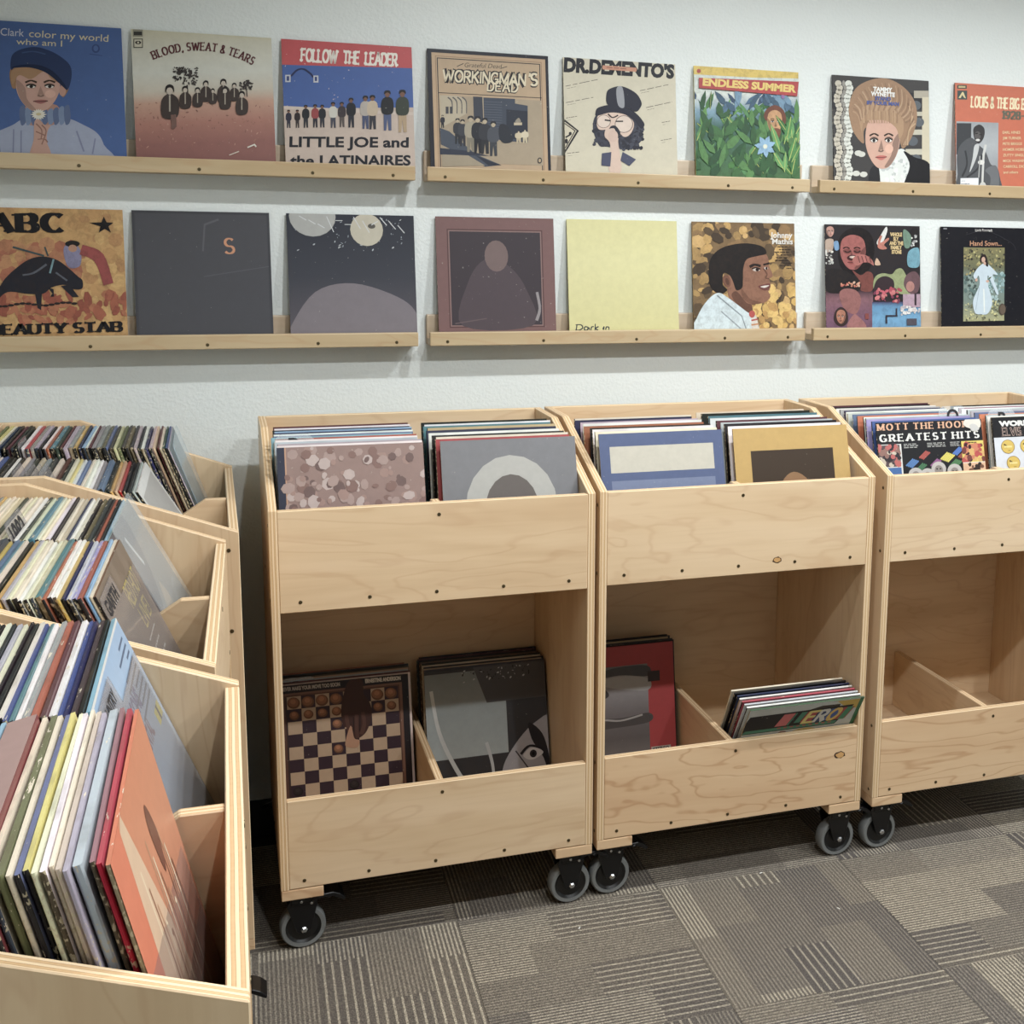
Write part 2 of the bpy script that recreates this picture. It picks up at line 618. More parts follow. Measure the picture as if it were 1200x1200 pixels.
def ribbon(pts, wv, wh):
    """like stroke_quads, but curves are one smooth band with shared corners"""
    runs, cur = [], [pts[0]]
    for i in range(1, len(pts)):
        if math.hypot(pts[i][0] - cur[-1][0], pts[i][1] - cur[-1][1]) < 1e-6:
            continue
        cur.append(pts[i])
        if i + 1 < len(pts):
            a = math.atan2(pts[i][1] - cur[-2][1], pts[i][0] - cur[-2][0])
            b = math.atan2(pts[i + 1][1] - pts[i][1], pts[i + 1][0] - pts[i][0])
            if abs((b - a + math.pi) % (2 * math.pi) - math.pi) > math.radians(48):
                runs.append(cur)
                cur = [pts[i]]
    runs.append(cur)
    out = []
    for r in runs:
        if len(r) < 2:
            continue
        if len(r) == 2:
            out += stroke_quads(r, wv, wh)
            continue
        shut = math.hypot(r[0][0] - r[-1][0], r[0][1] - r[-1][1]) < 1e-6
        L, R = [], []
        for i in range(len(r)):
            p, q = (r[i - 1] if i else (r[-2] if shut else r[0])), (r[i + 1] if i + 1 < len(r) else (r[1] if shut else r[-1]))
            dx, dy = q[0] - p[0], q[1] - p[1]
            l = math.hypot(dx, dy) or 1
            w = (wv * abs(dy) + wh * abs(dx)) / l / 2
            L.append((r[i][0] - dy / l * w, r[i][1] + dx / l * w))
            R.append((r[i][0] + dy / l * w, r[i][1] - dx / l * w))
        out += [[L[i], R[i], R[i + 1], L[i + 1]] for i in range(len(r) - 1)]
    return out


def stroke_quads(pts, wv, wh):
    out = []
    for (x0, y0), (x1, y1) in zip(pts, pts[1:]):
        dx, dy = x1 - x0, y1 - y0
        l = math.hypot(dx, dy)
        if l < 1e-6:
            continue
        w = (wv * abs(dy) + wh * abs(dx)) / l / 2
        ex, ey = dx / l * min(w, wh * .5) * .8, dy / l * min(w, wh * .5) * .8
        nx, ny = -dy / l * w, dx / l * w
        out.append([(x0 + nx - ex, y0 + ny - ey), (x0 - nx - ex, y0 - ny - ey), (x1 - nx + ex, y1 - ny + ey), (x1 + nx + ex, y1 + ny + ey)])
    return out


def smooth_loop(pts, n=5, closed=True):
    out = []
    m = len(pts)
    rng = range(m) if closed else range(m - 1)
    for i in rng:
        if closed:
            p0, p1, p2, p3 = pts[i - 1], pts[i], pts[(i + 1) % m], pts[(i + 2) % m]
        else:
            p0, p1, p2, p3 = pts[max(0, i - 1)], pts[i], pts[i + 1], pts[min(m - 1, i + 2)]
        for q in range(n):
            t = q / n
            t2, t3 = t * t, t * t * t
            out.append(tuple(0.5 * (2 * p1[a] + (p2[a] - p0[a]) * t + (2 * p0[a] - 5 * p1[a] + 4 * p2[a] - p3[a]) * t2 +
                                    (3 * p1[a] - p0[a] - 3 * p2[a] + p3[a]) * t3) for a in (0, 1)))
    if not closed:
        out.append(pts[-1])
    return out


def clip(poly, eps=0.0):
    lo, hi = eps, 1 - eps
    for ax, lim, sg in ((0, lo, 1), (0, hi, -1), (1, lo, 1), (1, hi, -1)):
        out = []
        for i, p in enumerate(poly):
            q = poly[i - 1]
            ip, iq = sg * (p[ax] - lim) >= 0, sg * (q[ax] - lim) >= 0
            if ip != iq:
                t = (lim - q[ax]) / (p[ax] - q[ax])
                out.append((q[0] + (p[0] - q[0]) * t, q[1] + (p[1] - q[1]) * t))
            if ip:
                out.append(p)
        poly = out
        if len(poly) < 3:
            return []
    return poly


class Art:
    """flat print in sleeve units: x 0..1 across, y 0..1 downward. frame() lets shapes be given in another measure."""

    def __init__(self):
        self.v, self.f, self.c, self.layer = {'pic': [], 'txt': []}, {'pic': [], 'txt': []}, {'pic': [], 'txt': []}, 1
        self.fr = (0, 0, 1, 1, 0, 0)
        self.bucket = 'pic'
        self.rnd = random.Random(3)

    def frame(self, x0=0, y0=0, w=1, h=1, kx=0, ky=0):
        self.fr = (x0, y0, w, h, kx, ky)
        return self

    def m(self, p):
        x0, y0, w, h, kx, ky = self.fr
        x, y = p[0] - x0, p[1] - y0
        return ((x - kx * y) / w, (y - ky * x) / h)

    def raw(self, poly, cols):
        b = self.bucket
        n = len(self.v[b])
        self.v[b] += [(x, y, self.layer) for x, y in poly]
        self.f[b].append(tuple(range(n, n + len(poly))))
        self.c[b].append(cols)

    def up(self, n=1):
        self.layer += n
        return self

    def poly(self, pts, col, up=True):
        if up:
            self.layer += 1
        q = clip([self.m(p) for p in pts])
        if len(q) >= 3:
            self.raw(q, [col] * len(q))
        return self

    def rect(self, x0, y0, x1, y1, col, up=True):
        return self.poly([(x0, y0), (x1, y0), (x1, y1), (x0, y1)], col, up)

    def blob(self, pts, col, n=5):
        return self.poly(smooth_loop(pts, n), col)

    def ell(self, cx, cy, rx, ry, col, rot=0, up=True, n=20):
        c, s = math.cos(math.radians(rot)), math.sin(math.radians(rot))
        pts = []
        for i in range(n):
            a = 2 * math.pi * i / n
            x, y = rx * math.cos(a), ry * math.sin(a)
            pts.append((cx + x * c - y * s, cy + x * s + y * c))
        return self.poly(pts, col, up)

    def line(self, pts, w, col, smooth=False, up=True):
        if smooth:
            pts = smooth_loop(pts, 5, False)
        if up:
            self.layer += 1
        for q in (ribbon(pts, w, w) if smooth else stroke_quads(pts, w, w)):
            self.layer += .08
            self.poly(q, col, False)
        return self

    def grad(self, x0, x1, stops):
        """vertical blend: stops of (y, colour)"""
        self.layer += 1
        for (ya, ca), (yb, cb) in zip(stops, stops[1:]):
            q = [self.m(p) for p in ((x0, ya), (x1, ya), (x1, yb), (x0, yb))]
            q = [(min(1, max(0, a)), min(1, max(0, b))) for a, b in q]
            self.raw(q, [ca, ca, cb, cb])
        return self

    def specks(self, x0, y0, x1, y1, n, r0, r1, cols, flat=1.0):
        for i in range(n):
            r = self.rnd.uniform(r0, r1)
            self.layer += .4
            self.ell(self.rnd.uniform(x0, x1), self.rnd.uniform(y0, y1), r, r * flat * self.rnd.uniform(.6, 1.3), self.rnd.choice(cols),
                     self.rnd.uniform(0, 180), False, 7)
        return self

    def leaf(self, x, y, l, w, ang, col, vein=None):
        a = math.radians(ang)
        c, s = math.cos(a), math.sin(a)
        pts = [(0, 0), (l * .3, w * .5), (l * .65, w * .42), (l, 0), (l * .65, -w * .42), (l * .3, -w * .5)]
        self.poly([(x + p * c - q * s, y + p * s + q * c) for p, q in pts], col)
        if vein:
            self.line([(x, y), (x + l * .92 * c, y + l * .92 * s)], w * .09, vein)
        return self

    def text(self, s, x, y, h, col, w=None, bold=0.0, style='sans', slant=0.0, rot=0.0, wt=(.2, .2), gap=.2, bow=0.0, align='l'):
        """x, y: left end of the baseline; h: height of the capitals; w: total width; bow lifts the middle of the line"""
        old, self.bucket = self.bucket, 'txt'
        self.layer += 1
        shapes, lifts, lift = [], [], 0
        if style == 'sans':
            pts, fcs = font_shape(s, bold)
            pts = [(a / .69, b / .69) for a, b in pts]
            for f in fcs:
                shapes.append([pts[i] for i in f])
        else:
            px = 0
            for ch in s:
                if ch == ' ':
                    px += .42
                    continue
                gw, st = GLY[ch.upper()]
                for sk in st:
                    lift += 1
                    for q in ribbon(sk, wt[0], wt[1]):
                        shapes.append([(px + a, b) for a, b in q])
                        lifts.append(lift)
                    if style == 'serif':
                        for (a, b), nb in ((sk[0], sk[1]), (sk[-1], sk[-2])):
                            if (abs(b) < .02 or abs(b - 1) < .02) and abs(nb[1] - b) > abs(nb[0] - a) * .8:
                                hh = wt[1] * 1.0
                                bb = b + (hh / 2 if b < .5 else -hh / 2) * .9
                                sw = wt[0] * .5 + .11
                                lift += 1
                                lifts.append(lift)
                                shapes.append([(px + a - sw, bb - hh / 2), (px + a + sw, bb - hh / 2), (px + a + sw, bb + hh / 2), (px + a - sw, bb + hh / 2)])
                            elif nb[1] == b and b in (0, 1, .52) and ch in 'ELFTZ':
                                lift += 1
                                lifts.append(lift)
                                shapes.append([(px + a - .05, b - .12), (px + a + .05, b - .12), (px + a + .05, b + .12), (px + a - .05, b + .12)])
                px += gw + gap
        xs = [p[0] for q in shapes for p in q]
        x0, x1 = min(xs), max(xs)
        sx = (w / (x1 - x0)) if w else h
        tw = (x1 - x0) * sx
        ox = {'l': 0, 'c': -tw / 2, 'r': -tw}[align]
        ca, sa = math.cos(math.radians(rot)), math.sin(math.radians(rot))
        base_layer = self.layer
        for qi, q in enumerate(shapes):
            if lifts:
                self.layer = base_layer + lifts[qi] * .25
            r = []
            for a, b in q:
                u = (a - x0) * sx + ox + b * h * slant
                vv = -b * h
                if bow:
                    t = (a - x0) / (x1 - x0) * 2 - 1
                    ang = t * bow
                    R = tw / 2 / max(.05, abs(bow))
                    u2 = ox + tw / 2 + math.sin(ang) * (R - vv)
                    v2 = R - math.cos(ang) * (R - vv)
                    u, vv = u2, v2 - (R - math.cos(bow) * R)
                r.append((x + u * ca - vv * sa, y + u * sa + vv * ca))
            q2 = clip([self.m(p) for p in r])
            if len(q2) >= 3:
                self.raw(q2, [col] * len(q2))
        self.bucket = old
        return self

    def tiny(self, x, y, w, h, n, col, rot=0.0):
        """a block of small print too fine to read: n short rules"""
        self.layer += 1
        ca, sa = math.cos(math.radians(rot)), math.sin(math.radians(rot))
        for i in range(n):
            yy = i * h / max(1, n)
            px = 0
            ww = w * self.rnd.uniform(.7, 1)
            while px < ww:
                l = min(self.rnd.uniform(.12, .3) * w, ww - px)
                q = [(px, yy), (px + l, yy), (px + l, yy + h / n * .42), (px, yy + h / n * .42)]
                self.poly([(x + a * ca - b * sa, y + a * sa + b * ca) for a, b in q], col, False)
                px += l + w * .05
        return self

    def face(self, cx, cy, rx, ry, skin, hair, turn=0.0, lips=(170, 90, 84), shade=.8, brow=None):
        dk = tuple(int(x * shade) for x in skin)
        dd = tuple(int(x * shade * .8) for x in skin)
        lt = tuple(min(255, int(x * 1.09)) for x in skin)
        br = brow or tuple(int(x * .5) for x in hair)
        t = turn * rx
        self.blob([(cx, cy - ry), (cx + rx * .8, cy - ry * .75), (cx + rx, cy - ry * .05), (cx + rx * .78, cy + ry * .55), (cx + rx * .3, cy + ry * .97),
                   (cx - rx * .3, cy + ry * .97), (cx - rx * .78, cy + ry * .55), (cx - rx, cy - ry * .05), (cx - rx * .8, cy - ry * .75)], skin)
        s = 1 if turn >= 0 else -1
        self.blob([(cx - s * rx * .98, cy - ry * .3), (cx - s * rx * .6, cy), (cx - s * rx * .5, cy + ry * .5), (cx - s * rx * .1, cy + ry * .95),
                   (cx - s * rx * .45, cy + ry * .88), (cx - s * rx * .85, cy + ry * .4)], dk)
        self.ell(cx + t + rx * .45, cy + ry * .28, rx * .24, ry * .17, lt)
        for e in (-1, 1):
            ex = cx + t + e * rx * .42
            self.ell(ex, cy - ry * .06, rx * .25, ry * .12, dk)
            self.ell(ex, cy - ry * .03, rx * .19, ry * .065, (232, 226, 218))
            self.ell(ex + t * .1, cy - ry * .03, rx * .085, ry * .065, (44, 38, 36))
            self.line([(ex - rx * .22, cy - ry * .06), (ex, cy - ry * .12), (ex + rx * .22, cy - ry * .05)], rx * .06, (40, 32, 30), True)
            self.line([(ex - rx * .26, cy - ry * .2), (ex, cy - ry * .28), (ex + rx * .26, cy - ry * .2)], rx * .07, br, True)
        nx = cx + t * 1.25
        self.poly([(nx - s * rx * .02, cy - ry * .05), (nx + rx * .14, cy + ry * .3), (nx - rx * .16, cy + ry * .33)], dk)
        self.line([(nx - rx * .15, cy + ry * .34), (nx, cy + ry * .38), (nx + rx * .14, cy + ry * .33)], rx * .07, dd, True)
        mx = cx + t * 1.1
        self.blob([(mx - rx * .32, cy + ry * .58), (mx, cy + ry * .52), (mx + rx * .32, cy + ry * .57), (mx, cy + ry * .7)], lips)
        self.line([(mx - rx * .34, cy + ry * .59), (mx, cy + ry * .6), (mx + rx * .33, cy + ry * .58)], rx * .05, tuple(int(x * .6) for x in lips), True)
        return self

    def figure(self, x, y, h, coat, legs, head, hair, w=None):
        """a small standing person with the feet at y"""
        w = w or h * .26
        self.poly([(x - w * .3, y), (x - w * .32, y - h * .45), (x + w * .32, y - h * .45), (x + w * .34, y), (x + w * .1, y), (x, y - h * .3), (x - w * .1, y)], legs)
        self.blob([(x - w * .28, y - h * .4), (x - w * .52, y - h * .5), (x - w * .46, y - h * .76), (x, y - h * .84), (x + w * .46, y - h * .76), (x + w * .52, y - h * .5),
                   (x + w * .28, y - h * .4)], coat, 3)
        self.ell(x, y - h * .91, h * .065, h * .085, head, n=10)
        self.blob([(x - h * .08, y - h * .9), (x - h * .06, y - h * .99), (x + h * .06, y - h * .99), (x + h * .08, y - h * .9), (x, y - h * .95)], hair, 3)
        return self

    def build(self, W, H, parent, y=-0.00015, mat='printed_ink', names=('cover_print', 'lettering')):
        for b, nm in zip(('pic', 'txt'), names):
            if not self.v[b]:
                continue
            vs = [(p[0] * W, y - p[2] * 0.000013, H * (1 - p[1])) for p in self.v[b]]
            o = mesh_obj(nm, vs, self.f[b], [mat if b == 'pic' else 'printed_ink'], None, parent)
            at = o.data.color_attributes.new('ink', 'FLOAT_COLOR', 'CORNER')
            k = 0
            for cols in self.c[b]:
                for c in cols:
                    at.data[k].color = srgb(c)
                    k += 1
        return self


# ------------------------------------------------------------------ record sleeves
SW = 0.3143
SLEEVE_CACHE = {}
PAL = {
    'cream': (226, 214, 190), 'white': (236, 234, 228), 'black': (28, 27, 28), 'charcoal': (64, 63, 65), 'navy': (36, 46, 82),
    'blue': (58, 80, 138), 'teal': (80, 124, 136), 'sky blue': (136, 176, 198), 'red': (172, 40, 44), 'dark red': (112, 28, 36),
    'crimson': (178, 40, 66), 'orange': (200, 104, 62), 'rust': (168, 82, 52), 'yellow': (216, 202, 112), 'gold': (204, 164, 84),
    'tan': (190, 164, 124), 'brown': (110, 82, 60), 'grey': (150, 150, 148), 'pale grey': (188, 192, 196), 'mauve': (156, 112, 122),
    'pink': (214, 104, 132), 'green': (62, 92, 62), 'lavender': (158, 152, 198), 'beige': (206, 190, 160), 'maroon': (92, 44, 48),
    'slate blue': (96, 110, 150), 'olive': (112, 110, 74), 'silver': (170, 172, 174), 'lilac': (186, 172, 182),
}


def sleeve_mesh(t, w=SW, h=SW):
    key = (round(t, 4), round(w, 4), round(h, 4))
    if key not in SLEEVE_CACHE:
        c = min(t * .3, .0016)
        prof = [(c, 0), (w, 0), (w, t), (c, t), (0, t - c), (0, c)]
        v, f, cap = prism(prof, 2, 0, h)
        me = bpy.data.meshes.new('record_sleeve')
        me.from_pydata(v, [], f)
        for m in ('sleeve_face', 'sleeve_edge', 'sleeve_spine'):
            me.materials.append(MATS[m])
        for p, i in zip(me.polygons, [1, 1, 0, 1, 0, 2, 2, 2]):
            p.material_index = i
        fix_normals(me)
        SLEEVE_CACHE[key] = me
    return SLEEVE_CACHE[key]


def sleeve(t, color, label, group, mat, w=SW, h=SW, name='record_sleeve'):
    """a sleeve standing on its lower edge; local x across, y through it (front face at 0), z up"""
    o = bpy.data.objects.new(name, sleeve_mesh(t, w, h))
    o.color = srgb(color)
    o.matrix_world = mat
    COL.objects.link(o)
    tag(o, label, 'record', group)
    return o


def lean_mat(base, x, y, z, lean, twist=0.0):
    """at (x, y, z) in the frame of base, top leaning back (+y) by lean degrees"""
    return base @ Matrix.Translation((x, y, z)) @ Matrix.Rotation(math.radians(twist), 4, 'Z') @ Matrix.Rotation(-math.radians(lean), 4, 'X')


ORD = ['', 'first', 'second', 'third', 'fourth', 'fifth', 'sixth', 'seventh', 'eighth', 'ninth', 'tenth', 'eleventh', 'twelfth', 'thirteenth', 'fourteenth',
       'fifteenth', 'sixteenth', 'seventeenth', 'eighteenth', 'nineteenth', 'twentieth']
TENS = {20: 'twenty', 30: 'thirty', 40: 'forty', 50: 'fifty', 60: 'sixty'}


def ordinal(n):
    if n <= 20:
        return ORD[n]
    t = n // 10 * 10
    return TENS[t] + ('-' + ORD[n % 10] if n % 10 else '') if n % 10 else TENS[t][:-1] + 'ieth'


# ------------------------------------------------------------------ rolling plywood record bins
BW, BT = 0.714, 0.0178
Z0, ZL, ZU, ZT, ZB, BD = 0.162, 0.370, 0.796, 1.018, 1.146, 0.515
SHELF_U, SHELF_L = 0.83, 0.19
SCREW = None


def screw(parent, loc, axis):
    """a small raised screw head facing -y (axis 1) or -x / +x (axis 0 / 2)"""
    global SCREW
    if SCREW is None:
        v, f = [], []
        n = 10
        for r, y in ((.0042, 0), (.0038, -.0008), (.0014, -.0009), (.0012, -.0001)):
            v += [(r * math.cos(2 * math.pi * i / n), y, r * math.sin(2 * math.pi * i / n)) for i in range(n)]
        for q in range(3):
            for i in range(n):
                j = (i + 1) % n
                f.append((q * n + i, q * n + j, q * n + n + j, q * n + n + i))
        f.append(tuple(range(3 * n, 4 * n)))
        SCREW = bpy.data.meshes.new('screw')
        SCREW.from_pydata(v, [], f)
        SCREW.materials.append(MATS['screw_metal'])
        fix_normals(SCREW)
    o = bpy.data.objects.new('screw', SCREW)
    o.location = loc
    if axis == 0:
        o.rotation_euler = (0, 0, -math.pi / 2)
    elif axis == 2:
        o.rotation_euler = (0, 0, math.pi / 2)
    return link(o, parent)


def lathe_y(name, prof, mat, parent, n=32, loc=(0, 0, 0), smooth=True):
    """prof: (radius, y) closed loop, spun about the y axis"""
    v, f = [], []
    m = len(prof)
    for i in range(n):
        a = 2 * math.pi * i / n
        v += [(r * math.cos(a), y, r * math.sin(a)) for r, y in prof]
    for i in range(n):
        for j in range(m):
            k, l = (i + 1) % n, (j + 1) % m
            f.append((i * m + j, i * m + l, k * m + l, k * m + j))
    o = mesh_obj(name, v, f, [mat], None, parent, False)
    o.location = loc
    fix_normals(o.data)
    for p in o.data.polygons:
        p.use_smooth = smooth
    b = o.modifiers.new('edge', 'EDGE_SPLIT')
    b.split_angle = math.radians(40)
    return o


def join_prisms(name, parts, mat, parent):
    v, f = [], []
    for prof, ax, a0, a1 in parts:
        n = len(v)
        pv, pf, _ = prism(prof, ax, a0, a1)
        v += pv
        f += [tuple(n + i for i in q) for q in pf]
    o = mesh_obj(name, v, f, [mat], None, parent)
    fix_normals(o.data)
    b = o.modifiers.new('edge', 'BEVEL')
    b.width = .0012
    b.segments = 1
    return o


def make_caster(parent, x, y, heading):
    R = .0508
    legs = [(-.024, .133), (-.036, .112), (-.016, .046), (0, .038), (.016, .046), (.032, .112), (.024, .133)]
    c = join_prisms('caster', [
        (rect(-.046, .046, -.036, .036), 2, .1335, .1372),
        (rect(-.026, .026, -.026, .026), 2, .112, .1335),
        (legs, 1, -.0245, -.0212), (legs, 1, .0212, .0245)], 'black_steel', parent)
    c.location = (x, y, 0)
    c.rotation_euler = (0, 0, heading)
    w = .0155
    lathe_y('wheel', [(.0395, -w), (.0475, -w), (R - .0006, -w + .003), (R, 0), (R - .0006, w - .003), (.0475, w), (.0395, w)], 'grey_rubber', c, 36, (0, 0, R + .0004))
    lathe_y('wheel_hub', [(.004, -.017), (.012, -.017), (.014, -.012), (.033, -.010), (.0393, -.0148), (.0394, .0148), (.033, .010), (.014, .012), (.012, .017), (.004, .017)],
            'black_plastic', c, 28, (0, 0, R + .0004))
    lathe_y('axle_bolt', [(.0005, -.031), (.0045, -.031), (.0075, -.0285), (.0078, -.0250), (.003, -.0248), (.003, .0248), (.0078, .0250), (.0075, .0285), (.0005, .031)], 'zinc', c, 6, (0, 0, R + .0004), False)
    join_prisms('brake_pedal', [([(.02, .116), (.034, .1215), (.062, .1225), (.074, .1155), (.09, .1065), (.0925, .1125), (.08, .124), (.066, .1305), (.032, .1295), (.02, .126)], 1, -.03, .022),
                                ([(.05, .1235), (.058, .1275), (.064, .1235), (.056, .1195)], 1, -.0325, -.0298)], 'black_steel', c)
    for bx, bz in ((-.004, .119), (.018, .1125)):
        lathe_y('rivet', [(.0004, -.0285), (.0032, -.0278), (.0042, -.0262), (.0042, -.024), (.0004, -.024)], 'zinc', c, 10, (bx, 0, bz))
    return c


def make_bin(face_f='birch', face_l='birch'):
    r = empty('record_bin', (0, 0, 0))
    prof = [(0, Z0), (BD, Z0), (BD, ZB), (.335, ZB), (0, ZT + .002)]
    for a, s in ((0, 0), (BW - BT, 2)):
        p = panel('side_panel', prof, 0, a, a + BT, 'birch_z', r)
        for sy, sz in ((.02, .985), (.02, .822), (.02, .355), (.02, .18), (.30, .822), (.30, .18), (.49, 1.1)):
            screw(p, (a - .0001 if s == 0 else a + BT + .0001, sy, sz), s)
    x0, x1 = BT + .0003, BW - BT - .0003
    u = panel('upper_front_panel', rect(x0, x1, ZU, ZT), 1, 0, BT, face_f + '_x', r)
    for sx in (.06, .205, .35, .5, .652):
        screw(u, (sx, -.0001, .818), 1)
    screw(u, (BW / 2, -.0001, .992), 1)
    l = panel('lower_front_panel', rect(x0, x1, Z0 + .002, ZL), 1, 0, BT, face_l + '_x', r)
    for sx in (.05, .19, .34, .5, .655):
        screw(l, (sx, -.0001, .181), 1)
    screw(l, (BW / 2, -.0001, .346), 1)
    panel('back_panel', rect(x0, x1, Z0 + .002, ZB), 1, BD - .0175, BD - .0003, 'birch_x', r)
    yb = BD - .018
    panel('upper_shelf', rect(x0, x1, BT + .0003, yb), 2, SHELF_U - .0175, SHELF_U, 'birch_x', r)
    panel('lower_shelf', rect(x0, x1, BT + .0003, yb), 2, SHELF_L - .0175, SHELF_L, 'birch_x', r)
    c0, c1 = BW / 2 - BT / 2, BW / 2 + BT / 2
    panel('upper_divider', [(BT + .0003, SHELF_U + .0002), (yb, SHELF_U + .0002), (yb, .90), (.235, .90), (.062, 1.014), (BT + .0003, 1.014)], 0, c0, c1, 'birch_y', r)
    panel('lower_divider', rect(BT + .0003, yb, SHELF_L + .0002, .36), 0, c0, c1, 'birch_y', r)
    for bx in (.0005, BW - .0905):
        for by in (0, BD - .09):
            block('corner_block', bx, bx + .09, by, by + .09, .1373, Z0 - .0002, 'maple_x', r)
            hd = 0.06 if by == 0 else 2.2 + bx
            make_caster(r, bx + .045, by + .048, hd)
    return r


bins = []
b0 = make_bin()
BIN_SPEC = [
    ((0, 0, 0), 0, 'plywood record bin on casters, back wall, leftmost of three', 'record bins on casters'),
    ((.728, .0103, 0), 0, 'plywood record bin on casters, back wall, middle of three, knot low in its front', None),
    ((1.478, .0128, 0), 0, 'plywood record bin on casters, back wall, rightmost of three, lower shelf empty', None),
    ((-.079, -1.7113, 0), math.pi / 2 - .0061, 'plywood record bin full of sleeves along left side, nearest the camera', None),
    ((-.1034, -.9373, 0), math.pi / 2 - .0266, 'plywood record bin full of sleeves along left side, middle of its row', None),
    ((-.0603, -.1703, 0), math.pi / 2 + .0055, 'plywood record bin full of sleeves along left side, against back wall', None),
]
for i, (loc, rz, lab, grp) in enumerate(BIN_SPEC):
    o = b0 if i == 0 else copy_tree(b0)
    o.location = loc
    o.rotation_euler = (0, 0, rz)
    tag(o, lab, 'record bin', 'plywood record bins on casters')
    bins.append(o)
BM = [Matrix.Translation(s[0]) @ Matrix.Rotation(s[1], 4, 'Z') for s in BIN_SPEC]


def child(o, name):
    return [c for c in o.children if c.name.split('.')[0] == name]


# the third bin's lower front has bolder, maple-like figure
lp = child(bins[2], 'lower_front_panel')[0]
lp.data = lp.data.copy()
lp.data.materials[0] = MATS['maple_x']
lp = child(bins[1], 'lower_front_panel')[0]
lp.data = lp.data.copy()
lp.data.materials[0] = MATS['maple_x']


# one brake of the middle left bin is turned out into the aisle
for c in child(bins[4], 'caster'):
    if c.location.x > .5 and c.location.y < .1:
        c.rotation_euler = (0, 0, -math.pi / 2)


def knot(parent, x, z, r, seed):
    rn = random.Random(seed)
    v, f, fm = [], [], []
    n = 14
    for q, (k, y) in enumerate(((1.0, -.0002), (.72, -.0004), (.0, -.0004))):
        v += [(x + r * k * rn.uniform(.8, 1.15) * math.cos(2 * math.pi * i / n), y, z + .62 * r * k * rn.uniform(.8, 1.15) * math.sin(2 * math.pi * i / n)) for i in range(n)]
    for q in range(2):
        for i in range(n):
            j = (i + 1) % n
            f.append((q * n + i, q * n + j, q * n + n + j, q * n + n + i))
            fm.append(q)
    o = mesh_obj('knot', v, f, ['knot_rim', 'knot_heart'], fm, parent)
    fix_normals(o.data)


plain('knot_rim', (62, 38, 22), 0.6)
plain('knot_heart', (206, 160, 104), 0.6)
plain('knot_dark', (120, 74, 44), 0.6)
knot(child(bins[1], 'lower_front_panel')[0], .648, .297, .016, 3)
knot(child(bins[1], 'upper_front_panel')[0], .452, .826, .013, 4)
# ------------------------------------------------------------------ picture ledges on the back wall
LEN = 1.069


def make_ledge():
    r = empty('picture_ledge', (0, 0, 0))
    block('front_lip', 0, LEN, 0, .018, -.0355, 0, 'ledge_wood', r, .0022)
    lip = r.children[0]
    for sx in (.045, .3, .56, .82, LEN - .055):
        screw(lip, (sx, -.0001, -.0245), 1)
    block('base_board', .001, LEN - .001, .0182, .0538, -.0355, -.0176, 'ledge_wood', r, .0015)
    block('back_board', 0, LEN, .054, .0697, -.0355, .0425, 'ledge_back_wood', r, .003)
    return r


l0 = make_ledge()
LEDGES = [(-.671, 1.762, 'upper birch picture ledge on wall, leftmost of its row'),
          (.428, 1.762, 'upper birch picture ledge on wall, middle of its row'),
          (1.527, 1.762, 'upper birch picture ledge on wall, rightmost of its row'),
          (-.669, 1.345, 'lower birch picture ledge on wall, leftmost of its row'),
          (.430, 1.345, 'lower birch picture ledge on wall, middle of its row'),
          (1.525, 1.345, 'lower birch picture ledge on wall, rightmost of its row')]
for i, (x, z, lab) in enumerate(LEDGES):
    o = l0 if i == 0 else copy_tree(l0)
    o.location = (x, .54, z)
    tag(o, lab, 'ledge', 'picture ledges holding record sleeves')

# ------------------------------------------------------------------ the sleeves shown on the ledges
BLK, WHT = (26, 26, 30), (236, 234, 228)
DISPLAY = 'record sleeves displayed on wall ledges'


def shown(x, z, color, label, t=.0042, lean=7.0):
    return sleeve(t, color, label, DISPLAY, lean_mat(Matrix.Identity(4), x, .5635, z - .0173, lean))


UP, LO = 1.762, 1.345

# 1 woman in a cap on blue
o = shown(-.584, UP, (60, 92, 152), 'blue record sleeve showing woman in dark cap, left end of upper ledge')
a = Art().frame(-78, 45, 1033, 1059, .035, .058)
a.rect(-90, 30, 1100, 1250, (56, 92, 154))
a.rect(-90, 30, 1100, 52, (196, 184, 168))
a.text('Petula Clark', -68, 160, 56, (206, 206, 214), w=352, rot=2.6)
a.text('color my world', 318, 178, 54, (218, 204, 158), w=548, rot=3.4)
a.text('who am I', 232, 236, 46, (218, 204, 158), w=312, rot=2.6)
a.ell(778, 264, 28, 34, (40, 68, 126)).ell(778, 262, 17, 22, (62, 98, 160)).line([(735, 306), (820, 318)], 5, (40, 68, 126))
a.blob([(22, 1160), (30, 985), (70, 915), (200, 850), (285, 800), (420, 810), (570, 800), (700, 860), (785, 920), (830, 1010), (860, 1160)], (158, 166, 190))
for p in ([(210, 880), (205, 1060)], [(260, 890), (258, 1060)], [(640, 900), (690, 1060)], [(100, 930), (120, 1070)], [(770, 960), (750, 1080)]):
    a.line(p, 9, (126, 132, 162), True)
a.blob([(300, 700), (290, 830), (400, 860), (510, 830), (505, 700)], (176, 130, 112))
for i in range(9):
    x = 250 + i * 38
    a.blob([(x, 760 + abs(i - 4) * -8), (x + 36, 735 + abs(i - 4) * -8), (x + 44, 820), (x + 10, 850)], (118, 138, 172) if i % 2 else (88, 106, 146), 3)
a.blob([(200, 560), (190, 430), (280, 360), (460, 380), (560, 450), (590, 560), (545, 640), (520, 520), (380, 450), (240, 470), (235, 560)], (158, 116, 78))
a.face(378, 562, 150, 182, (202, 156, 138), (120, 84, 56), .1, (168, 96, 92), .84)
a.blob([(205, 540), (200, 440), (300, 395), (470, 430), (540, 530), (470, 500), (420, 440), (330, 500), (250, 470)], (172, 130, 90))
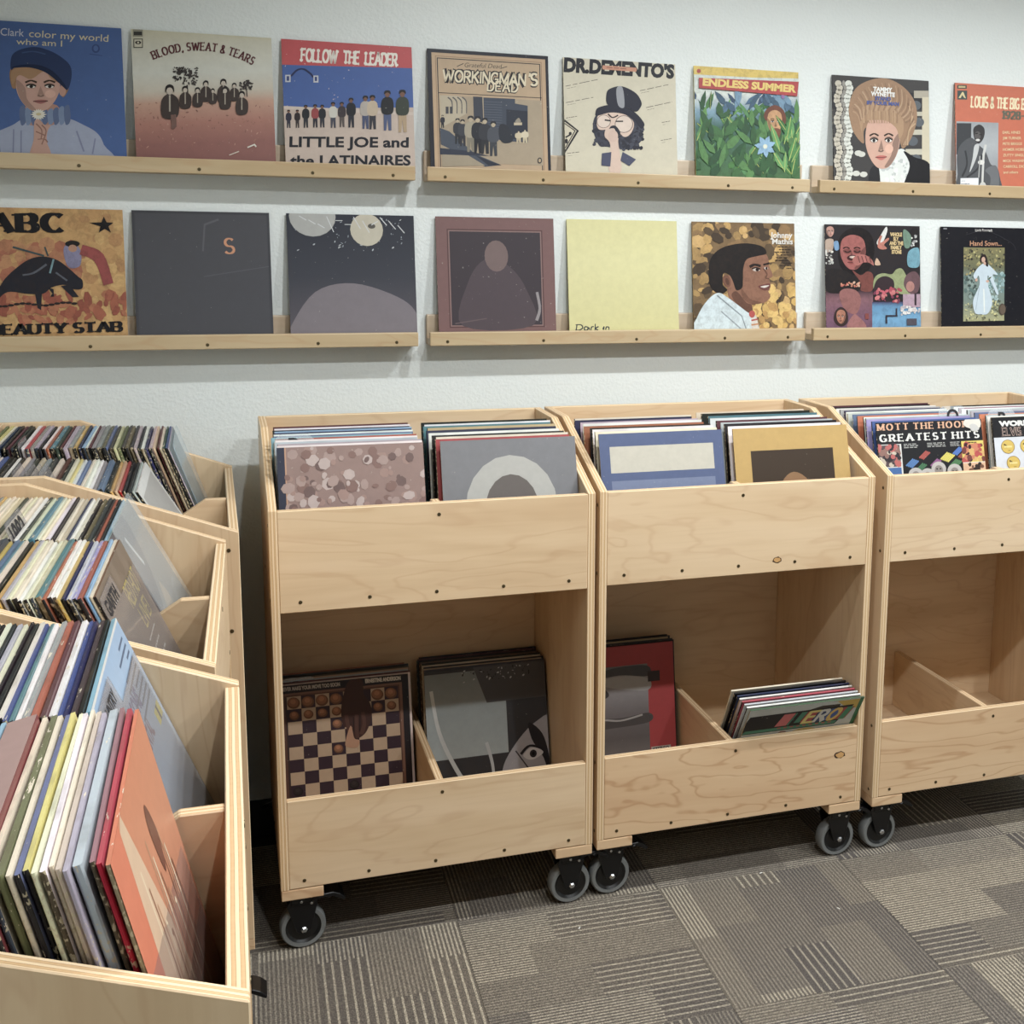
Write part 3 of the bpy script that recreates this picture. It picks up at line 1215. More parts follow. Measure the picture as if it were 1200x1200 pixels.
a.ell(545, 590, 24, 42, (196, 148, 128))
a.blob([(196, 430), (200, 330), (250, 280), (350, 255), (440, 275), (530, 325), (600, 400), (606, 500), (575, 585), (530, 520), (440, 440), (330, 405), (230, 408)], (30, 52, 96))
a.blob([(200, 415), (260, 392), (380, 392), (480, 440), (560, 540), (572, 582), (520, 530), (430, 450), (320, 412)], (20, 36, 70))
a.line([(270, 300), (350, 290), (430, 310)], 8, (48, 74, 122), True)
a.blob([(350, 830), (380, 805), (420, 850), (462, 850), (440, 900), (435, 980), (460, 1100), (320, 1100), (345, 960)], (196, 152, 134))
for q in ([(362, 840), (400, 890), (395, 960)], [(400, 850), (430, 900), (400, 1000)], [(372, 960), (420, 960), (440, 985)], [(360, 900), (420, 930)]):
    a.line(q, 7, (150, 106, 92), True)
for i in range(16):
    an = i * 22.5
    a.leaf(380, 770, 58 - 14 * abs(math.sin(math.radians(an))), 16, an, (226, 222, 206))
a.ell(380, 768, 18, 11, (206, 190, 140))
a.build(SW, SW, o)

# 2 group seated under a tree, cream fading to brown
o = shown(-.249, UP, (206, 196, 170), 'cream and brown record sleeve with seated group under arched dark red lettering')
a = Art().frame(85, 92, 1045, 1015, .036, .067)
a.grad(40, 1220, [(60, (203, 196, 166)), (200, (208, 204, 184)), (420, (212, 212, 200)), (560, (204, 194, 176)), (650, (196, 152, 128)), (800, (172, 114, 98)), (960, (146, 92, 84)), (1200, (134, 84, 78))])
a.specks(100, 640, 1150, 1000, 150, 5, 13, [(160, 108, 90), (186, 136, 116), (140, 92, 80)], .35)
a.rect(100, 96, 172, 150, (150, 146, 128)).rect(106, 112, 166, 140, (58, 56, 52)).rect(104, 165, 172, 234, (58, 56, 52)).rect(110, 171, 166, 228, (204, 198, 176)).ell(138, 194, 22, 13, (50, 48, 46)).ell(138, 194, 8, 8, (204, 198, 176))
a.text('BLOOD, SWEAT & TEARS', 228, 322, 58, (96, 40, 46), w=775, style='serif', wt=(.25, .11), bow=.48, rot=3.6, gap=.34)
dk = (52, 46, 46)
for x, y, n, r in ((480, 455, 110, 90), (940, 530, 44, 48)):
    a.specks(x - r, y - r * .8, x + r, y + r * .7, n, 5, 15, [dk, (70, 64, 60)], .6)
a.line([(494, 520), (500, 600)], 10, dk).line([(942, 560), (946, 612)], 6, dk)
for x, y, h in ((366, 760, 240), (480, 690, 160), (572, 680, 140), (634, 640, 150), (686, 660, 110), (766, 650, 170), (778, 700, 160), (848, 640, 130), (905, 745, 170)):
    a.blob([(x - h * .22, y), (x - h * .26, y - h * .5), (x - h * .1, y - h * .72), (x + h * .1, y - h * .72), (x + h * .28, y - h * .5), (x + h * .22, y)], (66, 54, 50), 4)
    a.line([(x, y - h * .68), (x, y - h * .2)], h * .05, (176, 164, 148))
    a.ell(x, y - h * .84, h * .1, h * .13, (198, 184, 168), n=10)
    a.blob([(x - h * .13, y - h * .78), (x - h * .12, y - h * .97), (x, y - h * 1.04), (x + h * .12, y - h * .97), (x + h * .13, y - h * .78), (x + h * .06, y - h * .92), (x - h * .06, y - h * .92)], (36, 30, 30), 3)
a.line([(385, 750), (390, 840)], 22, (120, 86, 76)).line([(405, 745), (408, 830)], 14, (120, 86, 76))
a.line([(950, 1005), (1000, 985), (1012, 1000)], 8, (226, 220, 206)).line([(810, 1060), (880, 1035)], 6, (214, 200, 184))
a.build(SW, SW, o)

# 3 red, blue and tan with men walking
o = shown(.088, UP, (160, 60, 58), 'red, blue and tan record sleeve with line of walking men above black lettering')
a = Art().frame(35, 62, 506, 500, .032, .059)
a.rect(0, 0, 700, 700, (196, 176, 162))
a.rect(0, 150, 600, 330, (44, 86, 160))
a.poly([(0, 20), (600, 20), (600, 176), (0, 160)], (190, 48, 54))
a.poly([(30, 318), (560, 350), (560, 362), (30, 330)], (206, 190, 178))
a.specks(40, 70, 540, 330, 30, 1, 3, [(214, 196, 190)], .5)
a.text('FOLLOW  THE  LEADER', 105, 146, 46, (238, 230, 218), w=384, style='serif', wt=(.27, .17), gap=.2, rot=3.0)
a.text('LITTLE JOE and', 64, 476, 38, (24, 26, 36), w=466, bold=.03, rot=1.4)
a.text('the LATINAIRES', 66, 549, 38, (24, 26, 36), w=472, bold=.03, rot=1.2)
a.line([(72, 205), (95, 182), (120, 178), (146, 196), (156, 210)], 5, (28, 38, 84), True)
a.rect(50, 200, 70, 228, (196, 198, 206)).rect(55, 205, 65, 223, (44, 60, 120)).rect(157, 203, 176, 230, (196, 198, 206)).rect(162, 208, 171, 224, (44, 60, 120))
clothes = [((40, 40, 60), (50, 50, 62)), ((44, 34, 36), (60, 50, 50)), ((30, 32, 40), (46, 46, 54)), ((150, 44, 48), (48, 46, 56)), ((36, 36, 44), (50, 50, 60)), ((206, 202, 190), (70, 70, 84)),
           ((60, 50, 54), (90, 80, 76)), ((30, 30, 38), (40, 42, 54)), ((180, 170, 160), (66, 76, 110)), ((196, 176, 150), (50, 50, 60)), ((28, 30, 36), (70, 84, 124)), ((54, 62, 52), (176, 150, 116))]
for (x, y, h), (ct, lg) in zip(((62, 404, 70), (95, 404, 70), (127, 404, 88), (163, 404, 90), (190, 404, 88), (232, 406, 100), (266, 404, 98), (302, 406, 116), (358, 412, 130), (386, 414, 134), (445, 420, 158), (505, 428, 168)), clothes):
    a.figure(x, y, h, ct, lg, (120, 80, 62), (28, 24, 24), h * .3)
a.build(SW, SW, o)

# 4 tan poster with black border, street scene
o = shown(.441, UP, (34, 34, 42), 'tan record sleeve with black border, outlined lettering and grey street scene')
a = Art().frame(80, 85, 1027, 1062, .025, .063)
a.rect(0, 0, 1300, 1400, (34, 35, 46))
def fr(a, x0, y0, x1, y1, c):
    k = .063
    a.poly([(x0, y0), (x1, y0 + (x1 - x0) * k), (x1 + (y1 - y0) * .025, y1 + (x1 - x0) * k), (x0 + (y1 - y0) * .025, y1)], c)
fr(a, 116, 118, 1084, 1300, (190, 158, 122))
fr(a, 146, 146, 1052, 1300, (150, 118, 88))
fr(a, 152, 152, 1046, 1300, (192, 162, 128))
fr(a, 160, 162, 1040, 1300, (54, 48, 50))
fr(a, 168, 170, 1032, 1300, (186, 158, 124))
a.line([(176, 460), (1050, 514)], 6, (54, 48, 50))
a.line([(330, 238), (382, 214)], 5, (70, 60, 56)).line([(700, 256), (752, 240)], 5, (70, 60, 56))
a.text('Grateful Dead', 388, 244, 38, (76, 66, 60), w=314, slant=.2, rot=2.4)
for wv, wh, cc in ((.38, .36, (54, 48, 50)), (.17, .15, (222, 208, 176))):
    a.up().text('WORKINGMAN', 202, 360, 92, cc, w=716, style='line', wt=(wv, wh), rot=3.5, gap=.22)
    a.up().text("'S", 936, 402, 100, cc, w=84, style='line', wt=(wv, wh), rot=2, gap=.05)
    a.up().text('DEAD', 580, 446, 80, cc, w=268, style='line', wt=(wv, wh), rot=3.0, gap=.3)
fr(a, 184, 482, 1050, 1050, (168, 150, 124))
a.poly([(184, 482), (330, 488), (400, 520), (410, 640), (190, 760)], (186, 172, 146))
for x in (250, 290, 330, 370):
    a.line([(x, 500), (x + 34, 540), (x + 36, 640)], 8, (96, 92, 92), True)
a.rect(232, 580, 256, 640, (70, 70, 76)).rect(266, 580, 290, 640, (70, 70, 76))
a.poly([(462, 496), (540, 500), (548, 720), (468, 700)], (58, 62, 74))
a.poly([(550, 505), (820, 520), (820, 560), (930, 580), (930, 900), (700, 880), (556, 800)], (62, 70, 86))
for y in range(540, 780, 22):
    a.line([(556, y), (706, y + 10)], 5, (84, 92, 106))
a.poly([(745, 610), (930, 628), (930, 880), (745, 860)], (40, 46, 60))
a.rect(810, 725, 880, 748, (196, 180, 150)).blob([(820, 720), (850, 684), (870, 720)], (150, 140, 124))
a.poly([(184, 760), (260, 790), (480, 990), (700, 1090), (560, 1100), (190, 900)], (70, 78, 92))
a.poly([(184, 930), (420, 960), (600, 1010), (184, 985)], (48, 54, 70))
a.poly([(200, 985), (420, 1000), (560, 1090), (200, 1090)], (160, 146, 122))
a.poly([(480, 1000), (620, 1060), (700, 1090), (590, 1092)], (40, 46, 60))
for x, y, h, c in ((330, 900, 220, (52, 54, 62)), (205, 760, 110, (46, 46, 54)), (372, 920, 230, (60, 62, 70)), (440, 970, 310, (166, 156, 134)), (500, 985, 320, (40, 42, 50)), (560, 990, 310, (52, 54, 62)), (632, 1010, 300, (74, 78, 88))):
    a.figure(x, y, h, c, tuple(int(v * .8) for v in c), (186, 168, 140), (40, 40, 46), h * .32)
a.blob([(690, 740), (760, 760), (800, 880), (720, 900), (680, 840)], (40, 44, 54))
a.figure(850, 905, 110, (204, 188, 156), (190, 172, 140), (206, 190, 160), (60, 58, 60), 60)
a.figure(905, 905, 120, (212, 198, 168), (200, 184, 150), (206, 190, 160), (60, 58, 60), 60)
a.ell(1033, 1060, 20, 26, (60, 56, 58)).ell(1033, 1060, 11, 16, (180, 156, 122))
a.build(SW, SW, o)

# 5 beige with heavy black name and man in a top hat
o = shown(.795, UP, (206, 194, 168), 'beige record sleeve with bearded man in black top hat under heavy black lettering')
a = Art().frame(15, 125, 1003, 1059, .023, .055)
a.rect(-50, 50, 1200, 1400, (206, 198, 174))
a.text("DR.DEMENTO'S", 22, 246, 112, (28, 30, 38), w=988, bold=.06, rot=3.2)
a.line([(378, 212), (652, 230)], 34, (196, 132, 100)).ell(376, 212, 16, 17, (196, 132, 100)).ell(654, 230, 16, 17, (196, 132, 100))
a.tiny(400, 208, 240, 14, 1, (120, 70, 54), 4)
for x, y, w, r in ((40, 376, 340, -12), (42, 520, 290, -11), (42, 655, 110, -9), (50, 965, 130, -6), (696, 415, 300, -12), (752, 566, 250, -12), (896, 700, 100, -9), (886, 862, 110, -9)):
    a.tiny(x, y, w, 12, 1, (96, 90, 84), r)
    a.tiny(x + 10, y + 22, w * .3, 8, 1, (120, 114, 104), r)
a.poly([(-40, 810), (30, 668), (154, 770), (36, 960), (-40, 900)], (44, 42, 44))
a.poly([(-40, 810), (30, 690), (134, 770), (36, 934), (-40, 890)], (206, 196, 170)).line([(30, 704), (120, 770), (36, 918)], 6, (44, 42, 44))
a.ell(78, 792, 13, 13, (44, 42, 44)).line([(40, 826), (84, 800)], 10, (44, 42, 44)).ell(44, 860, 14, 22, (44, 42, 44))
a.blob([(300, 640), (278, 760), (330, 900), (400, 915), (560, 940), (640, 930), (720, 840), (700, 700), (640, 620), (400, 600)], (52, 54, 68))
a.specks(285, 700, 400, 900, 40, 8, 20, [(60, 62, 76), (40, 42, 54)])
a.specks(520, 740, 730, 940, 80, 8, 22, [(66, 68, 82), (40, 42, 54)])
a.blob([(380, 820), (400, 740), (470, 700), (520, 800), (500, 870), (530, 1130), (420, 1130), (430, 900)], (212, 184, 166))
a.blob([(310, 700), (330, 630), (420, 610), (560, 630), (640, 700), (620, 790), (560, 830), (500, 780), (450, 730), (400, 760), (330, 760)], (214, 186, 168))
for x, y, r in ((372, 690, 62), (552, 715, 82)):
    a.ell(x, y, r, r * .95, (110, 96, 92)).ell(x, y, r * .92, r * .88, (218, 198, 182))
a.line([(385, 678), (430, 684)], 12, (40, 36, 40)).line([(485, 690), (540, 690)], 12, (40, 36, 40))
a.line([(410, 624), (450, 656), (500, 636)], 9, (60, 48, 48), True)
a.blob([(420, 756), (440, 730), (480, 732), (520, 790), (500, 840), (470, 760), (440, 752)], (40, 42, 54))
a.ell(455, 820, 44, 52, (206, 176, 160))
a.blob([(300, 610), (320, 570), (410, 545), (520, 545), (650, 610), (730, 700), (732, 740), (700, 752), (640, 670), (560, 625), (430, 612), (310, 640)], (34, 36, 52))
a.blob([(412, 548), (398, 440), (440, 395), (540, 380), (660, 440), (710, 520), (700, 570), (655, 605), (560, 560)], (34, 36, 52))
a.blob([(486, 400), (540, 392), (556, 560), (500, 545)], (150, 152, 158))
a.poly([(355, 972), (440, 962), (430, 1090), (350, 1080)], (70, 74, 100)).poly([(540, 962), (660, 1032), (600, 1090), (520, 1040)], (70, 74, 100))
a.build(SW, SW, o)

# 6 jungle leaves, red banner
o = shown(1.163, UP, (196, 186, 120), 'green jungle record sleeve with yellow top band and red banner')
a = Art().frame(640, 165, 472, 503, .012, .06)
a.rect(600, 100, 1200, 800, (206, 214, 206))
a.grad(600, 1200, [(290, (208, 214, 208)), (360, (120, 156, 176)), (430, (64, 104, 92)), (700, (70, 112, 62))])
a.poly([(600, 130), (1200, 170), (1200, 222), (900, 216), (600, 200)], (214, 184, 78))
a.ell(662, 188, 9, 9, (170, 60, 48))
rn = random.Random(8)
for i in range(70):
    y = rn.uniform(300, 660)
    c = rn.choice([(70, 126, 62), (54, 104, 56), (96, 150, 78), (44, 84, 54), (84, 140, 84)])
    if y < 350:
        c = rn.choice([(70, 104, 136), (104, 140, 170), (52, 80, 110)])
    a.leaf(rn.uniform(640, 1110), y, rn.uniform(40, 100), rn.uniform(14, 30), rn.uniform(-150, -30), c, (176, 186, 90) if rn.random() < .4 and y > 350 else None)
for i in range(110):
    y = rn.uniform(330, 690)
    a.leaf(rn.uniform(630, 1110), y, rn.uniform(60, 120), rn.uniform(20, 40), rn.uniform(-140, -40), rn.choice([(62, 110, 62), (52, 96, 58), (84, 134, 74), (46, 84, 56)] if y > 380 else [(76, 112, 140), (110, 146, 172), (60, 92, 116)]))
a.blob([(955, 400), (960, 360), (1000, 338), (1040, 360), (1052, 410), (1020, 440)], (112, 62, 44))
a.face(1000, 412, 34, 52, (196, 146, 96), (80, 46, 34), .1, (150, 84, 64), .75)
a.blob([(990, 450), (1010, 440), (1028, 452), (1014, 486)], (120, 70, 48))
for i in range(14):
    y = rn.uniform(450, 660)
    a.leaf(rn.uniform(1010, 1120), y, rn.uniform(80, 130), rn.uniform(20, 34), rn.uniform(-125, -60), rn.choice([(76, 140, 72), (58, 116, 62), (98, 160, 90)]), (180, 190, 96))
for i in range(7):
    a.leaf(955, 520, 50, 26, i * 52 - 20, (134, 176, 206))
a.ell(955, 520, 10, 10, (216, 220, 200))
a.ell(1038, 300, 8, 11, (150, 110, 170))
a.poly([(660, 218), (1112, 236), (1104, 300), (660, 262)], (176, 40, 42))
a.text('ENDLESS SUMMER', 676, 250, 30, (226, 196, 96), w=424, bold=.05, rot=4.4)
a.build(SW, SW, o, mat='printed_mottled')

# 7 woman with big blonde hair
o = shown(1.583, UP, (60, 58, 58), 'dark record sleeve with portrait of woman in big blonde hairdo and white ruffle')
a = Art().frame(125, 100, 917, 1040, .016, .05)
a.rect(0, 0, 1300, 1400, (66, 64, 64))
a.rect(130, 260, 1100, 420, (46, 46, 50))
for x, c, w in ((190, (196, 188, 170), 56), (285, (214, 216, 206), 60), (240, (150, 146, 138), 26)):
    for i in range(26):
        a.ell(x - 8 + 14 * math.sin(i * 1.3), 180 + i * 40, w * .55, 30, c, 0, i == 0, 10)
a.rect(900, 240, 1100, 310, (176, 168, 150)).rect(900, 440, 1060, 480, (190, 184, 164)).rect(880, 610, 1060, 660, (196, 190, 170)).rect(820, 795, 1060, 850, (196, 190, 170)).rect(980, 300, 1100, 1300, (206, 196, 168))
for x, y in ((920, 380), (950, 540), (890, 720), (920, 890)):
    a.ell(x, y, 50, 44, (92, 98, 104))
for x, y in ((400, 840), (350, 1020), (420, 1030), (370, 830)):
    a.ell(x, y, 36, 26, (206, 206, 196))
a.blob([(560, 960), (780, 790), (860, 950), (800, 1200), (560, 1200)], (222, 226, 222))
a.specks(600, 900, 850, 1130, 40, 8, 22, [(236, 238, 234), (190, 196, 194)])
a.blob([(800, 815), (900, 870), (1060, 950), (1080, 1250), (780, 1250), (860, 960)], (28, 28, 32))
a.blob([(480, 990), (560, 960), (570, 1200), (470, 1200)], (40, 40, 44))
a.blob([(300, 560), (280, 400), (340, 230), (480, 145), (640, 130), (790, 200), (900, 330), (930, 500), (880, 680), (790, 790), (740, 640), (600, 540), (430, 600), (420, 740), (340, 660)], (158, 122, 90))
a.face(600, 720, 165, 255, (206, 160, 138), (110, 80, 58), -.08, (196, 96, 84), .72)
a.blob([(400, 640), (420, 540), (520, 520), (640, 530), (730, 600), (760, 700), (800, 600), (760, 420), (560, 360), (380, 430)], (172, 136, 100))
for i in range(26):
    an = math.pi * (1.04 + i / 25 * .92)
    x, y = 605 + 292 * math.cos(an), 480 + 310 * math.sin(an)
    a.line([(x, y), (605 + 255 * math.cos(an + .12), 520 + 215 * math.sin(an + .12)), (605 + 215 * math.cos(an - .06), 560 + 130 * math.sin(an))], 10, [(172, 136, 102), (146, 112, 84), (182, 148, 114), (152, 118, 88)][i % 4], True)
for i in range(14):
    a.line([(420 + i * 24, 440 - 3 * abs(i - 7)), (414 + i * 25, 500), (424 + i * 24, 548)], 9, [(186, 150, 114), (156, 122, 92), (178, 142, 106)][i % 3], True)
for i in range(9):
    a.line([(840 + i * 9, 360 + i * 24), (880 - i * 4, 560 + i * 8), (790 + i * 6, 760)], 10, [(130, 98, 72), (182, 146, 110), (190, 156, 118)][i % 3], True)
a.text('TAMMY', 505, 248, 38, (238, 236, 230), w=182, bold=.05, rot=3.0)
a.text('WYNETTE', 484, 292, 38, (238, 236, 230), w=228, bold=.05, rot=2.6)
a.text('STAND', 522, 332, 32, (66, 84, 152), w=152, bold=.05, rot=2.6)
a.text('BY YOUR MAN', 446, 372, 32, (66, 84, 152), w=306, bold=.05, rot=2.6)
a.build(SW, SW, o)

# 8 orange with grey photograph of trumpeter
o = shown(1.986, UP, (196, 88, 48), 'orange record sleeve with grey photograph of seated trumpeter, right end of upper ledge')
a = Art().frame(160, 140, 990, 1080, .025, .046)
a.rect(0, 0, 1400, 1500, (198, 92, 50))
a.rect(186, 162, 288, 200, (70, 76, 68)).rect(200, 172, 274, 190, (196, 176, 120)).rect(188, 218, 294, 308, (70, 80, 78))
a.poly([(200, 292), (240, 232), (252, 232), (282, 296), (262, 290), (240, 262), (224, 292)], (216, 196, 140))
a.text('LOUIS & THE BIG BANDS', 328, 380, 104, (238, 220, 176), w=790, style='serif', wt=(.3, .14), gap=.26, rot=2.0)
a.text('1928-30', 672, 498, 76, (104, 100, 84), w=380, style='serif', wt=(.3, .16), gap=.18, rot=1.5)
a.poly([(180, 526), (640, 540), (660, 1290), (190, 1290)], (164, 168, 170))
a.grad(182, 642, [(540, (156, 160, 164)), (760, (176, 180, 184)), (1000, (150, 154, 158)), (1300, (170, 172, 174))])
a.rect(640, 520, 700, 1400, (198, 92, 50))
a.rect(184, 545, 342, 860, (62, 64, 68))
a.blob([(200, 1060), (190, 880), (230, 760), (340, 690), (420, 760), (500, 830), (560, 960), (620, 980), (660, 1080), (660, 1290), (200, 1290)], (84, 86, 90))
a.blob([(380, 770), (430, 770), (400, 900), (330, 1040), (360, 900)], (196, 198, 198))
a.line([(280, 820), (300, 960), (250, 1080)], 16, (54, 56, 60), True).line([(460, 860), (420, 1000), (300, 1090)], 14, (54, 56, 60), True)
a.blob([(365, 650), (370, 590), (430, 558), (485, 600), (480, 690), (430, 750), (385, 720)], (58, 56, 58))
a.ell(412, 670, 34, 44, (92, 88, 88)).ell(415, 715, 24, 12, (216, 214, 210)).line([(390, 650), (412, 646)], 8, (30, 28, 30)).line([(432, 660), (456, 662)], 8, (30, 28, 30))
a.line([(500, 770), (480, 860), (470, 1150)], 22, (206, 206, 202)).ell(455, 940, 36, 24, (222, 220, 214)).line([(440, 880), (430, 1090)], 10, (180, 180, 178)).blob([(450, 1150), (500, 1150), (520, 1240), (430, 1240)], (200, 200, 196))
a.blob([(500, 1020), (600, 975), (650, 1060), (640, 1290), (540, 1290), (560, 1100)], (110, 112, 116))
a.rect(232, 1098, 428, 1190, (230, 234, 240)).tiny(240, 1124, 60, 10, 1, (90, 90, 96)).tiny(240, 1152, 106, 16, 1, (70, 70, 78))
for i, s in enumerate(('EARL HINES', 'JIM TURNER', 'PETE BRIGGS', 'HOMER HOBSON', 'ZUTTY SINGLETON', 'MICK WASHINGTON', 'CARROLL DICKERSON', 'and others')):
    a.text(s, 686 + i * 2, 650 + i * 58, 26, (226, 200, 150), bold=.015)
a.build(SW, SW, o)

# 9 ochre with a bull
o = shown(-.602, LO, (196, 150, 80), 'ochre record sleeve with charging black bull, left end of lower ledge')
a = Art().frame(-70, 84, 670, 650, 0, .02)
a.rect(-100, 0, 800, 900, (196, 150, 84))
a.specks(-60, 90, 600, 700, 130, 16, 44, [(206, 162, 92), (182, 132, 74), (190, 142, 78)])
a.specks(0, 260, 400, 420, 50, 18, 40, [(176, 112, 70), (168, 96, 62), (186, 128, 78)])
a.specks(-60, 500, 600, 640, 90, 16, 44, [(164, 84, 50), (150, 70, 44), (176, 104, 62)], .5)
a.text('ABC', -38, 202, 84, (24, 22, 26), w=366, style='serif', wt=(.36, .1), gap=.34)
a.poly([(512, 130), (524, 158), (556, 160), (532, 178), (542, 208), (514, 190), (486, 208), (494, 178), (444, 160), (500, 158)], (24, 22, 26))
a.blob([(0, 530), (40, 440), (110, 370), (170, 332), (230, 322), (290, 340), (340, 380), (380, 420), (400, 440), (396, 480), (350, 480), (320, 460), (260, 470), (220, 500), (150, 500), (60, 490)], (34, 34, 44))
a.poly([(60, 480), (10, 530), (-10, 560), (14, 520), (40, 460)], (34, 34, 44))
a.poly([(180, 480), (190, 570), (206, 580), (214, 480)], (34, 34, 44)).poly([(240, 470), (260, 500), (250, 516), (268, 516), (266, 480)], (34, 34, 44)).poly([(300, 465), (350, 520), (380, 520), (340, 460)], (34, 34, 44))
a.line([(130, 410), (180, 400), (240, 360)], 7, (92, 96, 108), True).line([(280, 400), (330, 440)], 6, (92, 96, 108), True)
a.line([(95, 276), (228, 318)], 7, (60, 80, 84)).line([(236, 278), (248, 318)], 6, (60, 80, 84)).line([(272, 338), (254, 400)], 7, (120, 160, 170))
a.blob([(320, 310), (330, 270), (380, 268), (400, 310), (390, 370), (340, 375)], (132, 128, 160)).ell(362, 262, 34, 16, (28, 26, 30)).ell(362, 284, 20, 18, (176, 128, 100))
a.line([(400, 290), (480, 330), (520, 460)], 40, (150, 60, 56), True)
for x in range(20, 380, 26):
    a.ell(x, 552 + 6 * math.sin(x), 14, 6, (44, 34, 34))
a.text('BEAUTY STAB', -40, 692, 46, (24, 22, 26), w=620, style='serif', wt=(.34, .1), gap=.22)
a.build(SW, SW, o, mat='printed_mottled')

# 10 charcoal
o = shown(-.268, LO, (66, 66, 72), 'charcoal record sleeve with one orange capital letter, second on lower ledge')
a = Art()
a.rect(0, 0, 1, 1, (68, 68, 74)).rect(.02, .02, .98, .98, (78, 78, 84))
a.text('S', .655, .32, .115, (206, 140, 96), style='serif', wt=(.16, .08))
a.line([(.5, .3), (.52, .1), (.62, .06)], .012, (96, 96, 102)).line([(.5, .5), (.98, .42)], .006, (92, 92, 98))
a.build(SW, SW, o)

# 11 dark blue black with pale discs and scratches
o = shown(.087, LO, (46, 50, 62), 'blue-black record sleeve with pale disc and white scratches at its top')
a = Art()
a.grad(0, 1, [(0, (44, 48, 60)), (.5, (62, 64, 74)), (1, (96, 90, 98))])
a.specks(.05, .02, .95, .3, 60, .004, .012, [(190, 194, 198), (150, 156, 164)], .4)
a.ell(.2, .02, .18, .16, (176, 176, 172)).ell(.62, .12, .13, .13, (196, 188, 168)).ell(.66, .09, .03, .02, (90, 86, 80))
for i in range(12):
    x = .1 + i * .07
    a.line([(x, .02 + (i % 3) * .03), (x + .05, .05 + (i % 4) * .03)], .005, (210, 212, 214))
a.blob([(.0, .9), (.2, .62), (.5, .55), (.85, .66), (1, .8), (1, 1), (0, 1)], (128, 120, 126))
a.build(SW, SW, o)

# 12 maroon frame
o = shown(.457, LO, (122, 86, 84), 'maroon record sleeve with dark framed picture, left on middle lower ledge')
a = Art()
a.rect(0, 0, 1, 1, (124, 90, 88)).rect(.09, .1, .9, .915, (92, 62, 62)).rect(.1, .11, .89, .905, (140, 110, 106)).rect(.11, .12, .88, .895, (66, 58, 64))
a.blob([(.2, .9), (.25, .55), (.4, .35), (.6, .4), (.75, .6), (.8, .9)], (84, 72, 78)).ell(.5, .32, .1, .13, (120, 100, 98))
a.line([(.84, .62), (.86, .76), (.83, .86)], .02, (150, 142, 144), True).line([(.14, .88), (.4, .84)], .008, (106, 90, 92))
a.build(SW, SW, o)

# 13 pale yellow with handwriting
o = shown(.808, LO, (214, 208, 140), 'pale yellow record sleeve with small dark handwriting at its bottom')
a = Art().frame(103, 150, 478, 500, .01, 0)
a.rect(0, 0, 800, 900, (216, 210, 146))
a.grad(103, 581, [(150, (218, 212, 150)), (330, (222, 216, 156)), (640, (212, 205, 142))])
for q in ([(140, 598), (136, 622)], [(134, 600), (156, 600), (164, 612), (150, 622), (132, 622)], [(188, 612), (176, 608), (170, 618), (180, 624), (190, 612), (192, 622)], [(198, 624), (202, 610), (212, 608)],
          [(218, 596), (216, 624)], [(232, 608), (218, 616), (230, 624)], [(250, 620), (256, 608), (252, 622)], [(262, 622), (266, 610), (276, 612), (276, 622)]):
    a.line(q, 4, (54, 60, 66), True)
a.build(SW, SW, o)

# 14 man in white jacket among leaves
o = shown(1.167, LO, (150, 120, 70), 'autumn-leaf record sleeve with man in white jacket turned aside')
a = Art().frame(642, 148, 458, 493, .017, .004)
a.rect(600, 100, 1200, 800, (128, 100, 62))
a.specks(650, 150, 1110, 640, 200, 12, 34, [(168, 132, 70), (196, 154, 78), (96, 76, 52), (206, 164, 92), (72, 58, 44), (146, 112, 66)], .8)
a.specks(900, 430, 1110, 640, 50, 14, 30, [(206, 164, 76), (220, 180, 92), (186, 140, 66)], .8)
a.poly(smooth_loop([(835, 300), (900, 285), (960, 282), (980, 305), (984, 338), (996, 366), (1001, 384), (984, 398), (990, 416), (984, 430), (986, 446), (980, 452), (990, 474), (972, 497), (935, 508), (902, 512), (905, 560), (840, 540), (800, 470), (800, 380)], 3), (142, 95, 70))
a.blob([(838, 452), (880, 500), (905, 512), (905, 556), (850, 520), (815, 470)], (104, 66, 49))
a.blob([(860, 440), (900, 486), (950, 500), (905, 508), (866, 482)], (120, 78, 57))
a.blob([(722, 430), (714, 360), (728, 300), (780, 258), (870, 240), (950, 252), (972, 284), (930, 296), (884, 310), (868, 350), (866, 400), (862, 436), (836, 446), (822, 410), (806, 380), (780, 372), (776, 420), (796, 446), (760, 462)], (32, 27, 27))
a.ell(794, 406, 17, 28, (120, 76, 56), -18).ell(796, 408, 8, 16, (92, 56, 42), -18)
a.line([(896, 344), (918, 334), (946, 340)], 9, (40, 28, 26), True).line([(960, 334), (982, 328)], 7, (40, 28, 26))
a.ell(926, 356, 17, 7, (206, 192, 182)).ell(930, 356, 8, 7, (38, 26, 24)).line([(906, 352), (926, 347), (944, 354)], 5, (44, 30, 28), True)
a.ell(970, 350, 9, 6, (206, 192, 182)).ell(972, 350, 5, 6, (38, 26, 24))
a.line([(958, 350), (974, 376), (968, 392), (984, 396)], 5, (104, 66, 49), True)
a.blob([(934, 430), (962, 420), (988, 418), (986, 440), (960, 448)], (112, 58, 52)).blob([(944, 431), (966, 426), (984, 426), (964, 436)], (216, 206, 196))
a.blob([(640, 640), (660, 570), (700, 500), (752, 458), (800, 480), (880, 540), (905, 560), (912, 640)], (206, 220, 224))
a.line([(752, 470), (860, 560), (880, 620)], 4, (140, 152, 158)).line([(770, 540), (860, 620)], 4, (150, 160, 166))
a.poly([(900, 540), (925, 560), (940, 620), (905, 620)], (214, 206, 196)).ell(906, 552, 14, 16, (176, 60, 50)).line([(905, 580), (930, 575)], 6, (176, 70, 56)).line([(905, 600), (934, 596)], 6, (196, 130, 80))
a.text('Johnny', 1090, 214, 24, (232, 228, 220), w=100, bold=.02, align='r')
